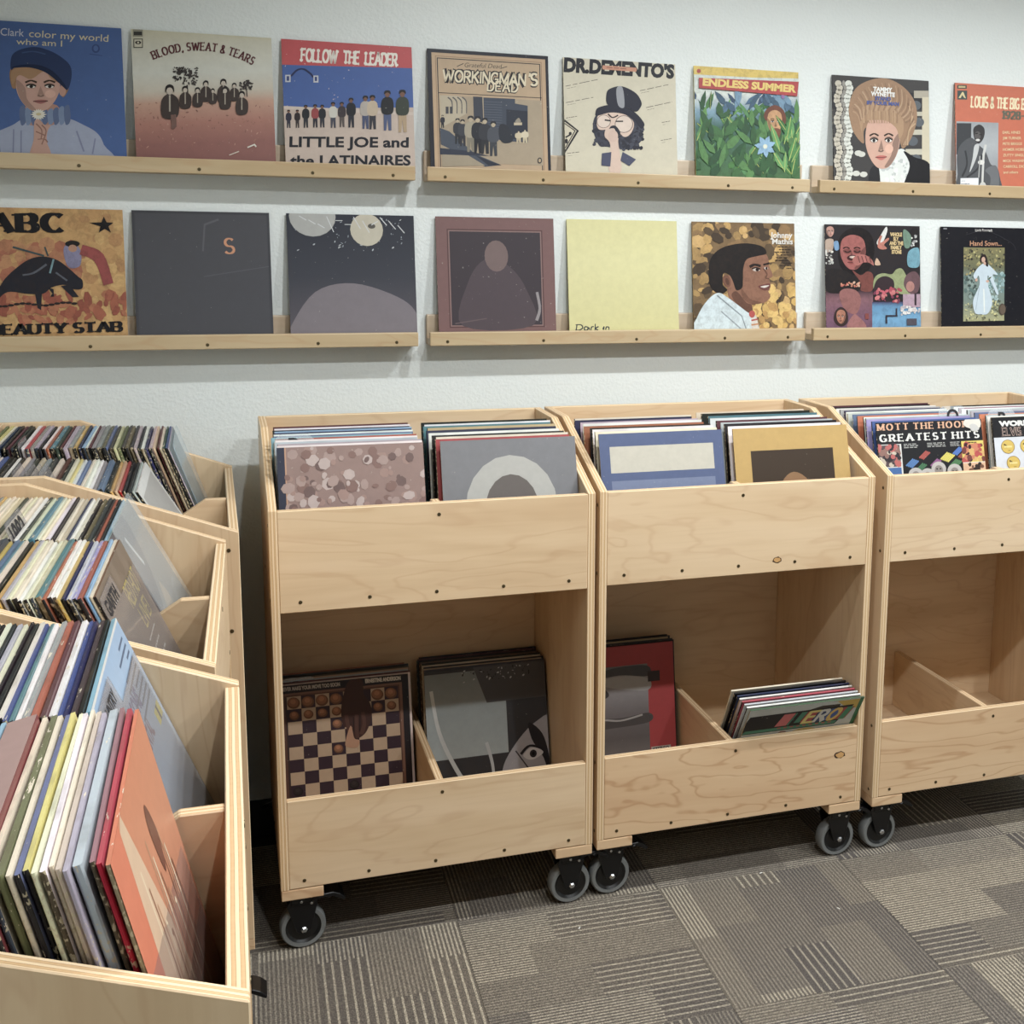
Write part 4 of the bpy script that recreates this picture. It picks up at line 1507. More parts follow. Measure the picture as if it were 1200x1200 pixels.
a.text('Mathis', 1092, 242, 24, (232, 228, 220), w=94, bold=.02, align='r')
for i in range(9):
    w = [70, 62, 84, 56, 78, 80, 46, 60, 30][i]
    a.tiny(1092 - w, 252 + i * 12, w, 8, 1, (52, 42, 34))
a.build(SW, SW, o, mat='printed_mottled')

# 15 dark collage
o = shown(1.578, LO, (52, 44, 48), 'dark collage record sleeve with red-lit singing face and yellow block lettering')
a = Art().frame(95, 75, 1015, 1128, .008, .005)
a.rect(0, 0, 1300, 1400, (44, 40, 44))
a.grad(100, 600, [(760, (60, 46, 54)), (850, (134, 90, 100)), (1000, (122, 82, 102)), (1220, (110, 78, 104))])
a.grad(590, 1120, [(880, (70, 60, 96)), (930, (84, 140, 180)), (1060, (96, 156, 196)), (1220, (90, 140, 180))])
a.blob([(260, 520), (230, 330), (270, 180), (420, 100), (570, 160), (620, 320), (590, 470), (540, 560), (400, 600)], (26, 22, 25))
a.face(390, 360, 135, 180, (160, 84, 78), (40, 30, 30), -.1, (150, 60, 60), .72)
for ex in (333, 434):
    a.ell(ex, 352, 42, 26, (122, 60, 56)).line([(ex - 34, 350), (ex, 362), (ex + 34, 348)], 9, (40, 24, 26), True)
a.ell(385, 420, 60, 30, (66, 26, 30)).ell(388, 412, 36, 13, (214, 190, 176))
a.blob([(380, 450), (430, 390), (520, 390), (590, 440), (610, 500), (560, 470), (500, 470), (430, 500)], (172, 96, 88))
for x in (440, 480, 520, 560):
    a.line([(x, 400), (x + 22, 470)], 8, (104, 50, 50), True)
a.blob([(380, 550), (470, 600), (540, 560), (600, 600), (590, 760), (470, 760), (470, 680)], (120, 60, 52))
a.blob([(110, 560), (260, 540), (420, 620), (470, 700), (400, 800), (240, 790), (110, 760)], (36, 32, 34))
a.specks(262, 672, 462, 718, 26, 7, 14, [(206, 130, 96), (190, 90, 70), (216, 170, 140)])
a.blob([(240, 800), (300, 740), (420, 760), (470, 860), (420, 1000), (300, 960)], (148, 92, 88))
a.blob([(180, 1060), (200, 970), (260, 930), (320, 980), (330, 1080), (280, 1130), (220, 1120)], (56, 40, 40))
a.face(258, 1030, 48, 72, (176, 112, 84), (48, 34, 34), -.1, (130, 70, 60), .75)
a.blob([(320, 1150), (390, 1010), (450, 1040), (520, 1120), (500, 1200)], (158, 100, 98))
a.face(150, 150, 40, 54, (190, 140, 124), (40, 34, 34), .1, (150, 80, 76), .75)
a.blob([(100, 240), (180, 230), (180, 320), (150, 360), (100, 350)], (180, 156, 138)).blob([(186, 260), (230, 250), (240, 330), (200, 340)], (108, 150, 190))
a.specks(100, 340, 180, 490, 30, 7, 16, [(190, 190, 186), (90, 86, 84), (220, 216, 206)])
a.blob([(640, 260), (680, 190), (740, 95), (756, 130), (720, 230), (680, 300)], (220, 220, 216))
a.blob([(650, 300), (670, 200), (700, 190), (680, 260), (760, 210), (770, 230), (720, 280), (750, 320), (690, 330)], (190, 112, 92))
a.blob([(620, 490), (640, 420), (680, 490)], (206, 170, 140))
a.blob([(1000, 280), (1000, 150), (1050, 90), (1100, 140), (1100, 300), (1040, 310)], (34, 32, 36)).specks(1010, 180, 1070, 290, 12, 8, 16, [(160, 160, 160), (220, 220, 216)])
a.blob([(930, 120), (1010, 180), (1000, 300), (940, 300)], (110, 140, 120))
a.blob([(970, 480), (980, 360), (1050, 310), (1100, 330), (1100, 500), (1010, 520)], (104, 160, 178))
a.blob([(600, 720), (620, 620), (700, 580), (800, 590), (850, 540), (920, 540), (1000, 700), (1020, 790), (900, 800), (800, 760), (640, 800)], (150, 160, 112))
a.blob([(600, 760), (640, 650), (730, 610), (820, 660), (810, 780), (720, 830), (620, 820)], (56, 42, 48))
a.specks(610, 740, 900, 880, 30, 12, 34, [(196, 70, 90), (170, 50, 70), (120, 50, 76), (206, 110, 110)], .7)
a.blob([(930, 700), (960, 600), (1050, 560), (1110, 640), (1080, 780), (990, 790)], (106, 76, 82)).ell(1000, 720, 46, 56, (176, 120, 110))
a.rect(920, 800, 1110, 940, (180, 150, 166)).rect(1045, 790, 1068, 920, (60, 48, 56))
a.specks(900, 930, 1100, 1020, 40, 8, 20, [(214, 206, 206), (190, 180, 186), (230, 226, 222)])
a.rect(730, 1020, 860, 1036, (54, 50, 62)).rect(730, 1030, 748, 1110, (54, 50, 62)).rect(960, 1060, 1070, 1130, (80, 76, 88)).rect(840, 950, 856, 1030, (54, 50, 62))
a.rect(510, 1000, 550, 1060, (134, 60, 56))
for i, (s, x, w) in enumerate((('WHOLE', 784, 130), ('SLY', 818, 60), ('AND THE', 776, 150), ('FAMILY', 790, 120), ('STONE', 800, 106))):
    a.text(s, x, 190 + i * 46, 36, (222, 192, 130), w=w, bold=.05)
a.build(SW, SW, o, mat='printed_mottled')

# 16 black with woman in white dress
o = shown(1.964, LO, (24, 24, 30), 'black record sleeve with upright picture of woman in long white dress')
a = Art().frame(100, 85, 1020, 1102, .018, .012)
a.rect(0, 0, 1400, 1500, (22, 22, 30))
a.rect(132, 100, 172, 113, (140, 140, 146))
a.text('Linda Ronstadt', 494, 134, 28, (222, 218, 212), w=196, bold=.01)
a.text('Hand Sown...', 434, 284, 52, (206, 146, 104), w=366, bold=.008)
a.poly([(356, 300), (828, 308), (846, 1082), (378, 1080)], (122, 126, 96))
a.grad(360, 846, [(304, (134, 128, 84)), (520, (110, 112, 84)), (640, (130, 150, 144)), (860, (120, 136, 126)), (1080, (170, 168, 124))])
a.rect(834, 290, 1300, 1400, (22, 22, 30))
a.rect(300, 290, 362, 1400, (22, 22, 30))
a.specks(370, 315, 825, 600, 170, 6, 16, [(160, 146, 92), (84, 82, 64), (60, 56, 52), (186, 176, 112), (110, 104, 76)], .8)
a.specks(640, 560, 826, 860, 60, 10, 26, [(146, 176, 178), (112, 146, 146), (170, 196, 196)], .8)
a.specks(384, 600, 520, 840, 40, 8, 22, [(96, 120, 116), (70, 84, 80), (140, 160, 154)], 1.2)
a.specks(384, 860, 830, 1075, 90, 7, 20, [(206, 200, 140), (120, 120, 88), (92, 92, 74), (186, 184, 130)], .6)
a.ell(806, 960, 42, 62, (84, 70, 60)).ell(812, 962, 32, 50, (104, 88, 74))
a.blob([(520, 520), (470, 600), (500, 640), (530, 600), (540, 700), (470, 860), (490, 990), (560, 1010), (640, 1000), (690, 880), (640, 700), (640, 600), (700, 720), (740, 800), (760, 780), (690, 600), (750, 590), (650, 490), (590, 470)], (196, 212, 222))
a.line([(590, 740), (600, 990)], 14, (226, 232, 226), True).line([(540, 720), (500, 960)], 6, (160, 178, 192), True).line([(650, 620), (720, 760)], 6, (160, 180, 190), True)
a.blob([(550, 470), (552, 400), (590, 375), (622, 400), (640, 500), (610, 490), (600, 430), (570, 440)], (44, 34, 36))
a.ell(584, 432, 22, 30, (206, 164, 142)).ell(600, 472, 14, 18, (206, 164, 142)).ell(505, 644, 14, 18, (206, 164, 142)).ell(632, 660, 18, 14, (206, 164, 142))
a.leaf(640, 640, 50, 16, -35, (92, 100, 66))
a.line([(380, 170), (620, 130), (900, 250), (960, 330)], 3, (60, 60, 66), True)
a.build(SW, SW, o)
# ------------------------------------------------------------------ sleeves standing in the bins
RND = random.Random(21)
CARDS = {}
COMP = {0: (BT, BW / 2 - BT / 2), 1: (BW / 2 + BT / 2, BW - BT)}


def stack(bi, comp, z, y0, lean0, lean1, spec, where, group, gap=(.0008, .0022), thick=(.0036, .0056), xoff=None, skip_first=0):
    """sleeves from the front backwards; spec is a list of colour names, optionally 'name/thickness in mm' ; returns the objects"""
    a, b = COMP[comp]
    out = []
    y, prev = y0, None
    n = len(spec)
    i = -1
    slots = CARDS[where] = []
    for s in spec:
        if s == 'card':
            ln = lean0 + (lean1 - lean0) * (i + 1) / max(1, n - 1)
            slots.append((y + .0008, (prev if prev is not None else ln) - .1))
            y += .0034
            continue
        i += 1
        nm, _, tt = s.partition('/')
        t = float(tt) / 1000 if tt else round(RND.uniform(*thick) * 2000) / 2000
        ln = lean0 + (lean1 - lean0) * i / max(1, n - 1) + (RND.uniform(-.35, .35) if i else 0)
        if prev is not None:
            y += SW * max(0, math.sin(math.radians(prev)) - math.sin(math.radians(ln)))
        x = (xoff if xoff is not None and i == 0 else a + .001 + RND.random() * (b - a - SW - .003))
        c = PAL[nm]
        c = tuple(max(8, min(250, v + RND.uniform(-8, 8))) for v in c)
        if y + SW * math.sin(math.radians(max(0, ln))) + t > .4935:
            break
        zz = z + .0004 + (t * math.sin(math.radians(abs(ln))) if ln > 0 else 0)
        pl = ' box set' if t > .015 else ' record sleeve'
        lab = nm + pl + ', ' + ordinal(i + 1) + ' from the front in ' + where
        o = sleeve(t, c, lab, group, lean_mat(BM[bi], x, y, zz, ln, RND.uniform(-.25, .25)))
        out.append(o)
        y += t / math.cos(math.radians(ln)) + RND.uniform(*gap)
        prev = ln
    return out


def relabel(o, text):
    o['label'] = text
    return o


def W(s):
    return [x.strip().replace('_', ' ') for x in s.split()]


LEFTG = 'record sleeves filed in the left bins'
PACK = dict(gap=(.0006, .0016))
A1 = stack(3, 0, SHELF_U, .0235, 13, 14, W('orange/3.5 crimson/4 mauve/3.5 pale_grey/7 silver/4 beige/4 cream/3.5 white/4 cream/3.5 yellow/4 slate_blue/4 cream/4 olive/5 cream/4 '
           'dark_red/27 sky_blue/4 charcoal pink/6 white black cream maroon grey black tan'), 'the nearest left compartment', LEFTG, **PACK)
A2 = stack(3, 1, SHELF_U, .0235, 22, 18, W('sky_blue/5 black/5 charcoal/5 navy/4 blue/3.5 white/6 maroon rust/6 grey/5 white teal/4 blue/4 cream black/5 black cream/4 lilac/5 black cream/5 black '
           'charcoal/6 pale_grey/7 black cream white maroon black tan'), 'the second left compartment', LEFTG, **PACK)
B1 = stack(4, 0, SHELF_U, .0235, 23, 18, W('brown/3.5 cream/4 sky_blue/4 rust/5 lavender/4.5 pale_grey/5 navy/4 gold/4 white/4 white/5 rust/4 teal/7 beige/5 cream/4 white/4 cream/6 cream/5 silver/5 gold/4 black/6 '
           'cream/6 teal/4 slate_blue/6 gold/5 charcoal/22 grey/4 black/5 white/5 black cream black beige'), 'the third left compartment', LEFTG, **PACK)
B2 = stack(4, 1, SHELF_U, .0235, 27, 15, W('silver/2.5 sky_blue/2.5 black/4 rust/3 black/4 charcoal/5 olive/4 black/5 cream/3.5 white navy/4 beige cream black/4 white cream cream/5 teal/8 cream/5 charcoal white card cream/6 cream cream/5 charcoal/6 '
           'beige/5 cream cream cream/6 gold/4 grey/6 pink/4 white/7 blue red/5 black black white/5 gold black tan/5 cream black white/6 gold black/5 white charcoal cream orange'), 'the fourth left compartment', LEFTG, gap=(.0008, .002), thick=(.0042, .0062))
C1 = stack(5, 0, SHELF_U, .0225, 30, 11, W('white/3.5 silver/4 black/6 black/5 red/4 tan/5 gold/4 black/8 slate_blue/9 grey/5 white/5 white/6 cream/5 slate_blue/5 white/6 yellow/4 cream/6 black/5 maroon/6 card cream/6 card charcoal/6 card grey/7 '
           'beige/6 card charcoal/6 grey/6 cream/6 black/6 white/5 black/5 black/5 blue/9 cream/5 grey/6 olive/5 charcoal/6 card grey/6 cream/5 lilac/8 charcoal/5 grey/6 yellow/6 beige/5 charcoal/7 grey/7 silver/6 black/6 grey/7 charcoal/7'),
           'the fifth left compartment', LEFTG, gap=(.0012, .003))
C2 = stack(5, 1, SHELF_U, .024, 20, 7, W('silver/3 blue/4 green/4 cream/4 maroon/4 beige/5 lilac/6 navy/5 white/5 black/5 lilac/6 charcoal/6 olive/6 charcoal/6 olive/6 beige/6 charcoal/6 slate_blue/5 olive/6 grey/8 grey/8 maroon/5 white/4 '
           'sky_blue/5 navy/5 gold/6 grey/7 lilac/8 maroon/5 charcoal/6 teal/9 rust/5 white/5 black/5 lilac/7 grey/7 red/7 white/7 card black/6 black/6 maroon/5 black/6 navy/6 cream/5 yellow/7 olive/6 maroon/6 black/6 beige/7 olive/7 cream/6 '
           'beige/7 black/6 teal/5 grey/8 charcoal/8 olive/7'), 'the sixth left compartment', LEFTG, gap=(.001, .0024))

# front faces that show their print, left bins
o = relabel(A2[0], 'pale blue record sleeve with pink and blue title, front of the second left compartment')
a = Art()
a.grad(0, 1, [(0, (142, 172, 204)), (.5, (170, 192, 214)), (.8, (200, 206, 212)), (1, (206, 206, 204))])
a.up().text('ALAN PARSONS', .1, .27, .075, (84, 92, 156), w=.6, bold=.05, rot=0)
a.text('THE INSTRUMENTAL', .04, .38, .065, (120, 70, 104), w=.62, bold=.05)
for i, (y, w) in enumerate(((.06, .16), (.09, .28), (.12, .1), (.15, .3), (.18, .34), (.21, .2), (.24, .36), (.27, .25), (.3, .34))):
    a.rect(.93 - w, y, .93, y + .011, (72, 96, 128))
a.rect(.8, .36, .86, .42, (226, 214, 70)).rect(.86, .36, .89, .42, (54, 66, 84)).rect(.89, .36, .95, .42, (226, 214, 70))
a.rect(0, 0, .012, 1, (226, 220, 206)).rect(0, 0, 1, .012, (214, 214, 210))
a.build(SW, SW, o)
o = relabel(B1[0], 'brown record sleeve with yellow title and white list, front of the third left compartment')
a = Art()
a.rect(0, 0, 1, 1, (126, 108, 90))
a.specks(0, 0, 1, 1, 40, .04, .09, [(130, 112, 94), (120, 102, 84)])
a.text('RED HOT', .52, .235, .1, (226, 204, 84), w=.4, style='line', wt=(.16, .14)).text('LIVE!', .58, .36, .09, (226, 204, 84), w=.27, style='line', wt=(.16, .14))
a.rect(.5, .4, .76, .408, (226, 222, 212))
for i, (x, w) in enumerate(((.54, .2), (.5, .32), (.56, .22), (.5, .3), (.55, .26), (.5, .34), (.56, .2), (.52, .28))):
    a.tiny(x, .45 + i * .062, w, .028, 1, (226, 222, 212))
a.rect(.22, .12, .32, .128, (216, 214, 206))
a.build(SW, SW, o)
o = relabel(A1[0], 'orange record sleeve with pale streaked picture, front of the nearest left compartment')
a = Art()
a.grad(0, 1, [(0, (204, 122, 78)), (.4, (200, 128, 88)), (1, (190, 116, 84))])
a.poly([(0, 0), (.2, 0), (.14, 1), (0, 1)], (212, 106, 62))
a.poly([(.2, .02), (.26, .0), (.5, .5), (.62, 1), (.2, 1), (.16, .6)], (214, 180, 146))
for i in range(14):
    x = .28 + i * .035
    a.line([(x, .18 + (i % 5) * .07), (x + .02, .5), (x - .01 + i * .004, 1)], .012, [(226, 204, 170), (150, 96, 66), (186, 136, 100)][i % 3], True)
a.blob([(.55, .2), (.6, .14), (.66, .26), (.6, .36)], (120, 70, 52))
a.build(SW, SW, o)
o = relabel(A1[1], 'crimson record sleeve, second from the front in the nearest left compartment')
a = Art().rect(0, 0, 1, 1, (190, 36, 66)).blob([(.75, .04), (.9, .1), (.96, .3), (.82, .26)], (70, 40, 44))
a.build(SW, SW, o)
o = relabel(C1[0], 'white record sleeve with grey panels, front of the fifth left compartment')
Art().rect(0, 0, 1, 1, (214, 214, 210)).rect(.06, .06, .94, .5, (176, 174, 170)).blob([(.4, .5), (.5, .36), (.66, .4), (.7, .5)], (120, 118, 116)).rect(.06, .55, .94, .58, (190, 188, 184)).build(SW, SW, o)
o = relabel(C2[0], 'silvery blue record sleeve in clear film, front of the sixth left compartment')
Art().rect(0, 0, 1, 1, (150, 160, 164)).blob([(0, .4), (.4, .3), (1, .5), (1, 1), (0, 1)], (128, 134, 134)).line([(.75, 0), (.8, 1)], .03, (186, 196, 200)).build(SW, SW, o)
o = relabel(B2[0], 'greyish record sleeve with pale flash, front of the fourth left compartment')
Art().rect(0, 0, 1, 1, (150, 144, 138)).blob([(0, 0), (.6, 0), (.5, .3), (.2, .5), (0, .4)], (120, 112, 114)).line([(.35, .1), (.42, .26)], .03, (214, 212, 208)).poly([(.2, .6), (.5, .4), (.55, .5), (.25, 1), (.1, 1)], (186, 166, 142)).blob([(.5, .7), (.8, .5), (1, .6), (1, 1), (.5, 1)], (160, 158, 154)).build(SW, SW, o)

# the dark red box set: its lid has a mauve-brown card side
boxset = [s for s in A1 if 'box set' in s['label']][0]
relabel(boxset, 'thick dark red box set with mauve-brown top, in the nearest left compartment')
bs = boxset.data
block('lid_top', .0003, SW + .0004, .0004, .0266, SW, SW + .0006, 'box_card', boxset, 0) if plain('box_card', (156, 128, 122), .6) else None
boxset2 = [s for s in B1 if 'box set' in s['label']][0]
relabel(boxset2, 'thick charcoal box set, in the third left compartment')


# smoky plastic divider cards with a raised tab, and loose clear film
def card(bi, comp, x_in, y, z, lean, w, h, tab, tabh, text, label, mat='smoky_plastic', t=.0012, th=.05, ink='felt_ink', rot=0):
    a, b = COMP[comp]
    ch = .012
    prof = [(0, 0), (w, 0), (w, h), (tab + .006, h), (tab, h + tabh), (ch, h + tabh), (0, h + tabh - ch)] if tab < w else [(0, 0), (w, 0), (w, h - ch), (w - ch, h), (ch, h), (0, h - ch)]
    v, f, _ = prism(prof, 1, 0, t)
    o = mesh_obj('divider_card', v, f, [mat])
    fix_normals(o.data)
    o.matrix_world = lean_mat(BM[bi], a + x_in, y, z + .001, lean)
    tag(o, label, 'divider card', 'plastic divider cards in the bins')
    if text:
        # written straight on the tab
        pts, fcs = font_shape(text, .03)
        x0, x1 = min(p[0] for p in pts), max(p[0] for p in pts)
        k = min(tab * .78 / (x1 - x0), th / .69)
        ox = tab / 2 - (x0 + x1) / 2 * k
        oz = h + tabh - .69 * k - .009 if tab < w else h - th * 1.3
        vs = [(ox + p[0] * k, -.0004, oz + p[1] * k) for p in pts]
        mesh_obj('lettering', vs, fcs, [ink], None, o)
    return o


card(3, 0, .004, .0195, SHELF_U, 14, .30, .225, .13, .04, None, 'smoky divider card with smudged tab in the nearest left compartment')
card(3, 1, .003, .0198, SHELF_U, 22, .31, .272, .13, .036, 'COUNTRY', 'smoky divider card lettered COUNTRY in the second left compartment')
card(4, 0, .003, .0198, SHELF_U, 23, .31, .276, .13, .034, 'GARTH', 'smoky divider card with handwritten tab in the third left compartment')
y_, l_ = CARDS['the fourth left compartment'][0]
card(4, 1, .004, y_, SHELF_U, l_, .31, .300, .13, .04, '1982', 'smoky divider card lettered 1982 in the fourth left compartment')
card(4, 1, .03, 0.0186, SHELF_U, 26, .29, .330, .29, 0, None, 'loose clear film sleeve leaning at the front of the fourth left compartment', 'clear_film', .002)
for i, (y_, l_) in enumerate(CARDS['the fifth left compartment']):
    card(5, 0, .003, y_, SHELF_U, l_, .31, .300, .12, .045, None,
         ['first', 'second', 'third', 'fourth', 'fifth'][i] + ' smoky divider card from the front, fifth left compartment')
card(5, 1, .01, .0190, SHELF_U, 19, .31, .318, .31, 0, None, 'clear bluish film sleeve at the front of the sixth left compartment', 'glassy_plastic', .002)
y_, l_ = CARDS['the sixth left compartment'][0]
card(5, 1, .004, y_, SHELF_U, l_, .31, .29, .12, .035, None, 'divider card with white label in the sixth left compartment')

# ------------------------------------------------------------------ sleeves in the three bins along the back wall
BACKG = 'record sleeves filed in the back-wall bins'
UPW = dict(gap=(.008, .022), thick=(.003, .005))
N = ['leftmost', 'middle', 'rightmost']


def where(bi, comp, low=False):
    return N[bi] + " back bin's " + ('lower ' if low else 'upper ') + ('left' if comp == 0 else 'right') + ' part'


U00 = stack(0, 0, SHELF_U, .026, 15, 9, W('brown white lilac pale_grey white card rust sky_blue slate_blue white navy sky_blue black white maroon'), where(0, 0), BACKG, **UPW)
U01 = stack(0, 1, SHELF_U, .026, 15, 9, W('grey red cream black white navy tan teal white black'), where(0, 1), BACKG, gap=(.014, .03))
U10 = stack(1, 0, SHELF_U, .026, 15, 9, W('slate_blue cream white black rust white lilac navy cream'), where(1, 0), BACKG, gap=(.014, .034))
U11 = stack(1, 1, SHELF_U, .026, 15, 9, W('gold white black pale_grey maroon white teal black cream'), where(1, 1), BACKG, gap=(.014, .034))
U20 = stack(2, 0, SHELF_U, .026, 15, 9, W('black/5 blue/4 lavender card pale_grey white orange slate_blue pale_grey white navy lilac white black maroon'), where(2, 0), BACKG, xoff=BT + .002, **UPW)
U21 = stack(2, 1, SHELF_U, .026, 15, 9, W('white/5 black white card pale_grey orange slate_blue lilac pale_grey white mauve white black'), where(2, 1), BACKG, xoff=BW / 2 + BT / 2 + .004, **UPW)
L00 = stack(0, 0, SHELF_L, .300, 13, 8, W('black/4 cream/3 maroon/4 card pale_grey/3 tan/4 brown/4 black/4 charcoal/4 rust/4'), where(0, 0, True), BACKG, gap=(.003, .009), xoff=BT + .003)
L01 = stack(0, 1, SHELF_L, .300, 13, 8, W('charcoal/3 charcoal/4 tan/3 black/4 beige/4 black/5 brown/4 black/4 maroon/4 black/4'), where(0, 1, True), BACKG, gap=(.003, .009), xoff=BW / 2 + BT / 2 + .010)
L10 = stack(1, 0, SHELF_L, .345, 9, 7, W('red/4 black/4 charcoal/4 tan/3 black/5 black/4'), where(1, 0, True), BACKG, gap=(.004, .010), xoff=BT + .001)
# these lean forward against the bin's lower front
SL1 = ['green', 'white', 'pale grey', 'crimson', 'white', 'navy', 'black', 'cream']
yb, ln = .128, -31.0
LER = []
for i, nm in enumerate(SL1):
    t = .0045
    x = BW / 2 + BT / 2 + .009 + (RND.random() * .004)
    lab = nm + ' record sleeve tipped forward, ' + ordinal(i + 1) + ' from front in ' + where(1, 1, True)
    LER.append(sleeve(t, PAL[nm], lab, BACKG, lean_mat(BM[1], x, yb, SHELF_L + .0005, ln + i * .5)))
    yb += .0135

o = relabel(L00[0], "chessboard-picture record sleeve in the leftmost back bin's lower left part")
a = Art().frame(145, 168, 1012, 1090, .02, -.085)
a.rect(0, 0, 1500, 1600, (44, 38, 42))
def sk(a, x0, y0, x1, y1, c):
    a.poly([(x0, y0), (x1, y0 - (x1 - x0) * .085), (x1 + (y1 - y0) * .02, y1 - (x1 - x0) * .085), (x0 + (y1 - y0) * .02, y1)], c)
sk(a, 165, 232, 1105, 1235, (132, 92, 72))
sk(a, 180, 248, 1085, 1215, (98, 64, 52))
sk(a, 198, 258, 1062, 1195, (66, 50, 50))
cw, chh = 108, 106
for r in range(8):
    for c in range(8):
        x0 = 208 + c * cw + r * 3
        y0 = 258 - c * 9 + r * chh
        sk(a, x0, y0, x0 + cw, y0 + chh, (196, 166, 134) if (r + c) % 2 == 0 else (62, 44, 54))
for r, c in ((0, 0), (0, 1), (0, 2), (0, 3), (0, 6), (0, 7), (1, 0), (1, 1), (1, 2), (1, 3), (1, 6), (1, 7), (2, 3), (4, 3), (7, 0), (7, 4)):
    x, y = 208 + c * cw + r * 3 + 52, 258 - c * 9 + r * chh + 50
    cc = (150, 96, 60) if r < 5 else (52, 44, 44)
    s_ = 1.15 if r == 0 else .9
    a.ell(x, y, 42 * s_, 42 * s_, tuple(int(v * .75) for v in cc)).ell(x - 3, y - 5, 34 * s_, 33 * s_, cc).ell(x - 4, y - 12, 18 * s_, 18 * s_, tuple(min(255, int(v * 1.2)) for v in cc))
a.blob([(690, 130), (790, 128), (800, 240), (850, 330), (860, 430), (820, 560), (760, 620), (720, 620), (700, 520), (640, 520), (622, 400), (640, 260)], (72, 44, 38))
for p in ([(660, 420), (680, 560), (700, 600)], [(740, 420), (740, 540), (745, 620)], [(790, 400), (800, 500), (775, 590)]):
    a.line(p, 26, (92, 58, 48), True)
a.line([(716, 440), (716, 560)], 7, (44, 28, 26)).line([(768, 430), (764, 560)], 7, (44, 28, 26))
a.blob([(680, 540), (700, 520), (720, 620), (760, 640), (740, 700), (660, 690), (650, 650)], (190, 140, 106))
a.text('NEVER MAKE YOUR MOVE TOO SOON', 168, 208, 30, (196, 186, 176), w=452, bold=.05, rot=-4.6)
a.text('ERNESTINE ANDERSON', 816, 152, 32, (224, 216, 206), w=282, bold=.05, rot=-4.2)
a.build(SW, SW, o)

o = relabel(L01[0], "grey picture record sleeve with drawn eye in the leftmost back bin's lower right part")
a = Art()
a.rect(0, 0, 1, 1, (62, 60, 62))
a.grad(0, .66, [(.03, (128, 134, 134)), (.4, (158, 166, 166)), (.72, (170, 178, 178))])
a.poly([(.4, .0), (1, 0), (1, .3), (.5, .3)], (84, 82, 84))
a.specks(.3, .02, .9, .12, 60, .004, .012, [(190, 190, 190), (40, 40, 42)], .5)
a.line([(.05, .16), (.1, .5), (.22, .8), (.34, 1.0)], .025, (206, 208, 206), True).line([(.48, .62), (.52, .8), (.53, 1)], .022, (196, 198, 198), True)
a.blob([(.62, 1.1), (.6, .86), (.72, .66), (.9, .5), (1.05, .5), (1.05, 1.1)], (172, 168, 172))
a.blob([(.84, .5), (.95, .6), (1.0, .8), (1.0, .98), (.95, .8), (.86, .64)], (44, 42, 46)).line([(.72, .72), (.85, .92)], .008, (70, 66, 70))
a.blob([(.78, .76), (.84, .71), (.91, .72), (.95, .76), (.88, .8), (.82, .8)], (214, 210, 210)).ell(.865, .757, .03, .032, (50, 48, 52)).ell(.865, .757, .012, .014, (12, 12, 14))
a.line([(.76, .75), (.84, .69), (.96, .73)], .016, (40, 38, 42), True)
a.blob([(.56, .96), (.62, .88), (.72, .88), (.7, .96), (.62, 1.0)], (120, 92, 98))
a.build(SW, SW, o)

o = relabel(L10[0], "red record sleeve with grey landscape picture in the middle back bin's lower left part")
a = Art()
a.rect(0, 0, 1, 1, (172, 38, 42))
a.grad(.0, .76, [(.17, (120, 118, 122)), (.26, (160, 158, 160)), (.4, (150, 146, 148)), (.6, (120, 114, 116)), (.8, (104, 98, 98)), (1, (128, 122, 120))])
a.blob([(.0, .42), (.1, .38), (.24, .3), (.36, .35), (.4, .42), (.28, .46), (.1, .48)], (74, 70, 72))
a.blob([(.0, .2), (.2, .22), (.5, .18), (.76, .19), (.76, .28), (.5, .25), (.2, .28), (0, .27)], (86, 86, 90))
a.blob([(.3, .3), (.5, .26), (.76, .3), (.76, .4), (.5, .37)], (178, 178, 178))
a.blob([(0, .64), (.2, .6), (.5, .62), (.76, .6), (.76, .68), (.4, .7), (0, .7)], (84, 80, 80)).line([(0, .68), (.3, .62), (.5, .64), (.7, .61)], .014, (172, 168, 166), True)
a.rect(.76, .24, .87, .33, (70, 62, 66))
a.line([(0, .17), (.25, .17)], .01, (186, 60, 60)).line([(.12, 0), (.3, .17)], .008, (196, 80, 80))
a.rect(.77, .9, .95, .95, (186, 180, 170)).text('STEREO', .785, .94, .03, (50, 46, 46), w=.15, bold=.03)
a.build(SW, SW, o)

o = relabel(LER[0], "green-edged record sleeve lettered LEROI tipped forward in the middle back bin's lower right part")
a = Art()
a.rect(0, 0, 1, 1, (52, 118, 76)).rect(0, 0, .965, 1, (196, 200, 196))
a.poly([(.76, .01), (.965, .01), (.965, .13), (.86, .1)], (206, 168, 52))
a.poly([(.5, .09), (.64, .045), (.8, .05), (.8, .09)], (56, 50, 44))
a.poly([(.02, .085), (.93, .075), (.82, .31), (-.05, .31)], (26, 26, 34))
cells = [((206, 90, 90), (236, 220, 180)), ((60, 134, 108), (24, 26, 32)), ((172, 40, 46), (226, 206, 110)), ((40, 60, 110), (216, 214, 206)), ((44, 84, 156), (222, 182, 72)), ((172, 38, 44), (60, 140, 100))]
for i, (bg, fg) in enumerate(cells):
    x = .29 + i * .105
    a.poly([(x + .03, .102), (x + .131, .101), (x + .08, .25), (x - .021, .25)], bg)
for i, ((bg, fg), ch_) in enumerate(zip(cells[1:], 'LEROI')):
    x = .395 + i * .105 + (.02 if ch_ == 'I' else 0)
    a.up().text(ch_, x - .003, .243, .133, fg, w=(.105 if ch_ != 'I' else .055), style='line', wt=(.26, .2), slant=.33)
a.poly([(.02, .265), (.83, .262), (.815, .3), (.0, .3)], (60, 134, 108))
for i in range(9):
    a.rect(.3 + i * .056, .268, .33 + i * .056, .282, (172, 60, 54))
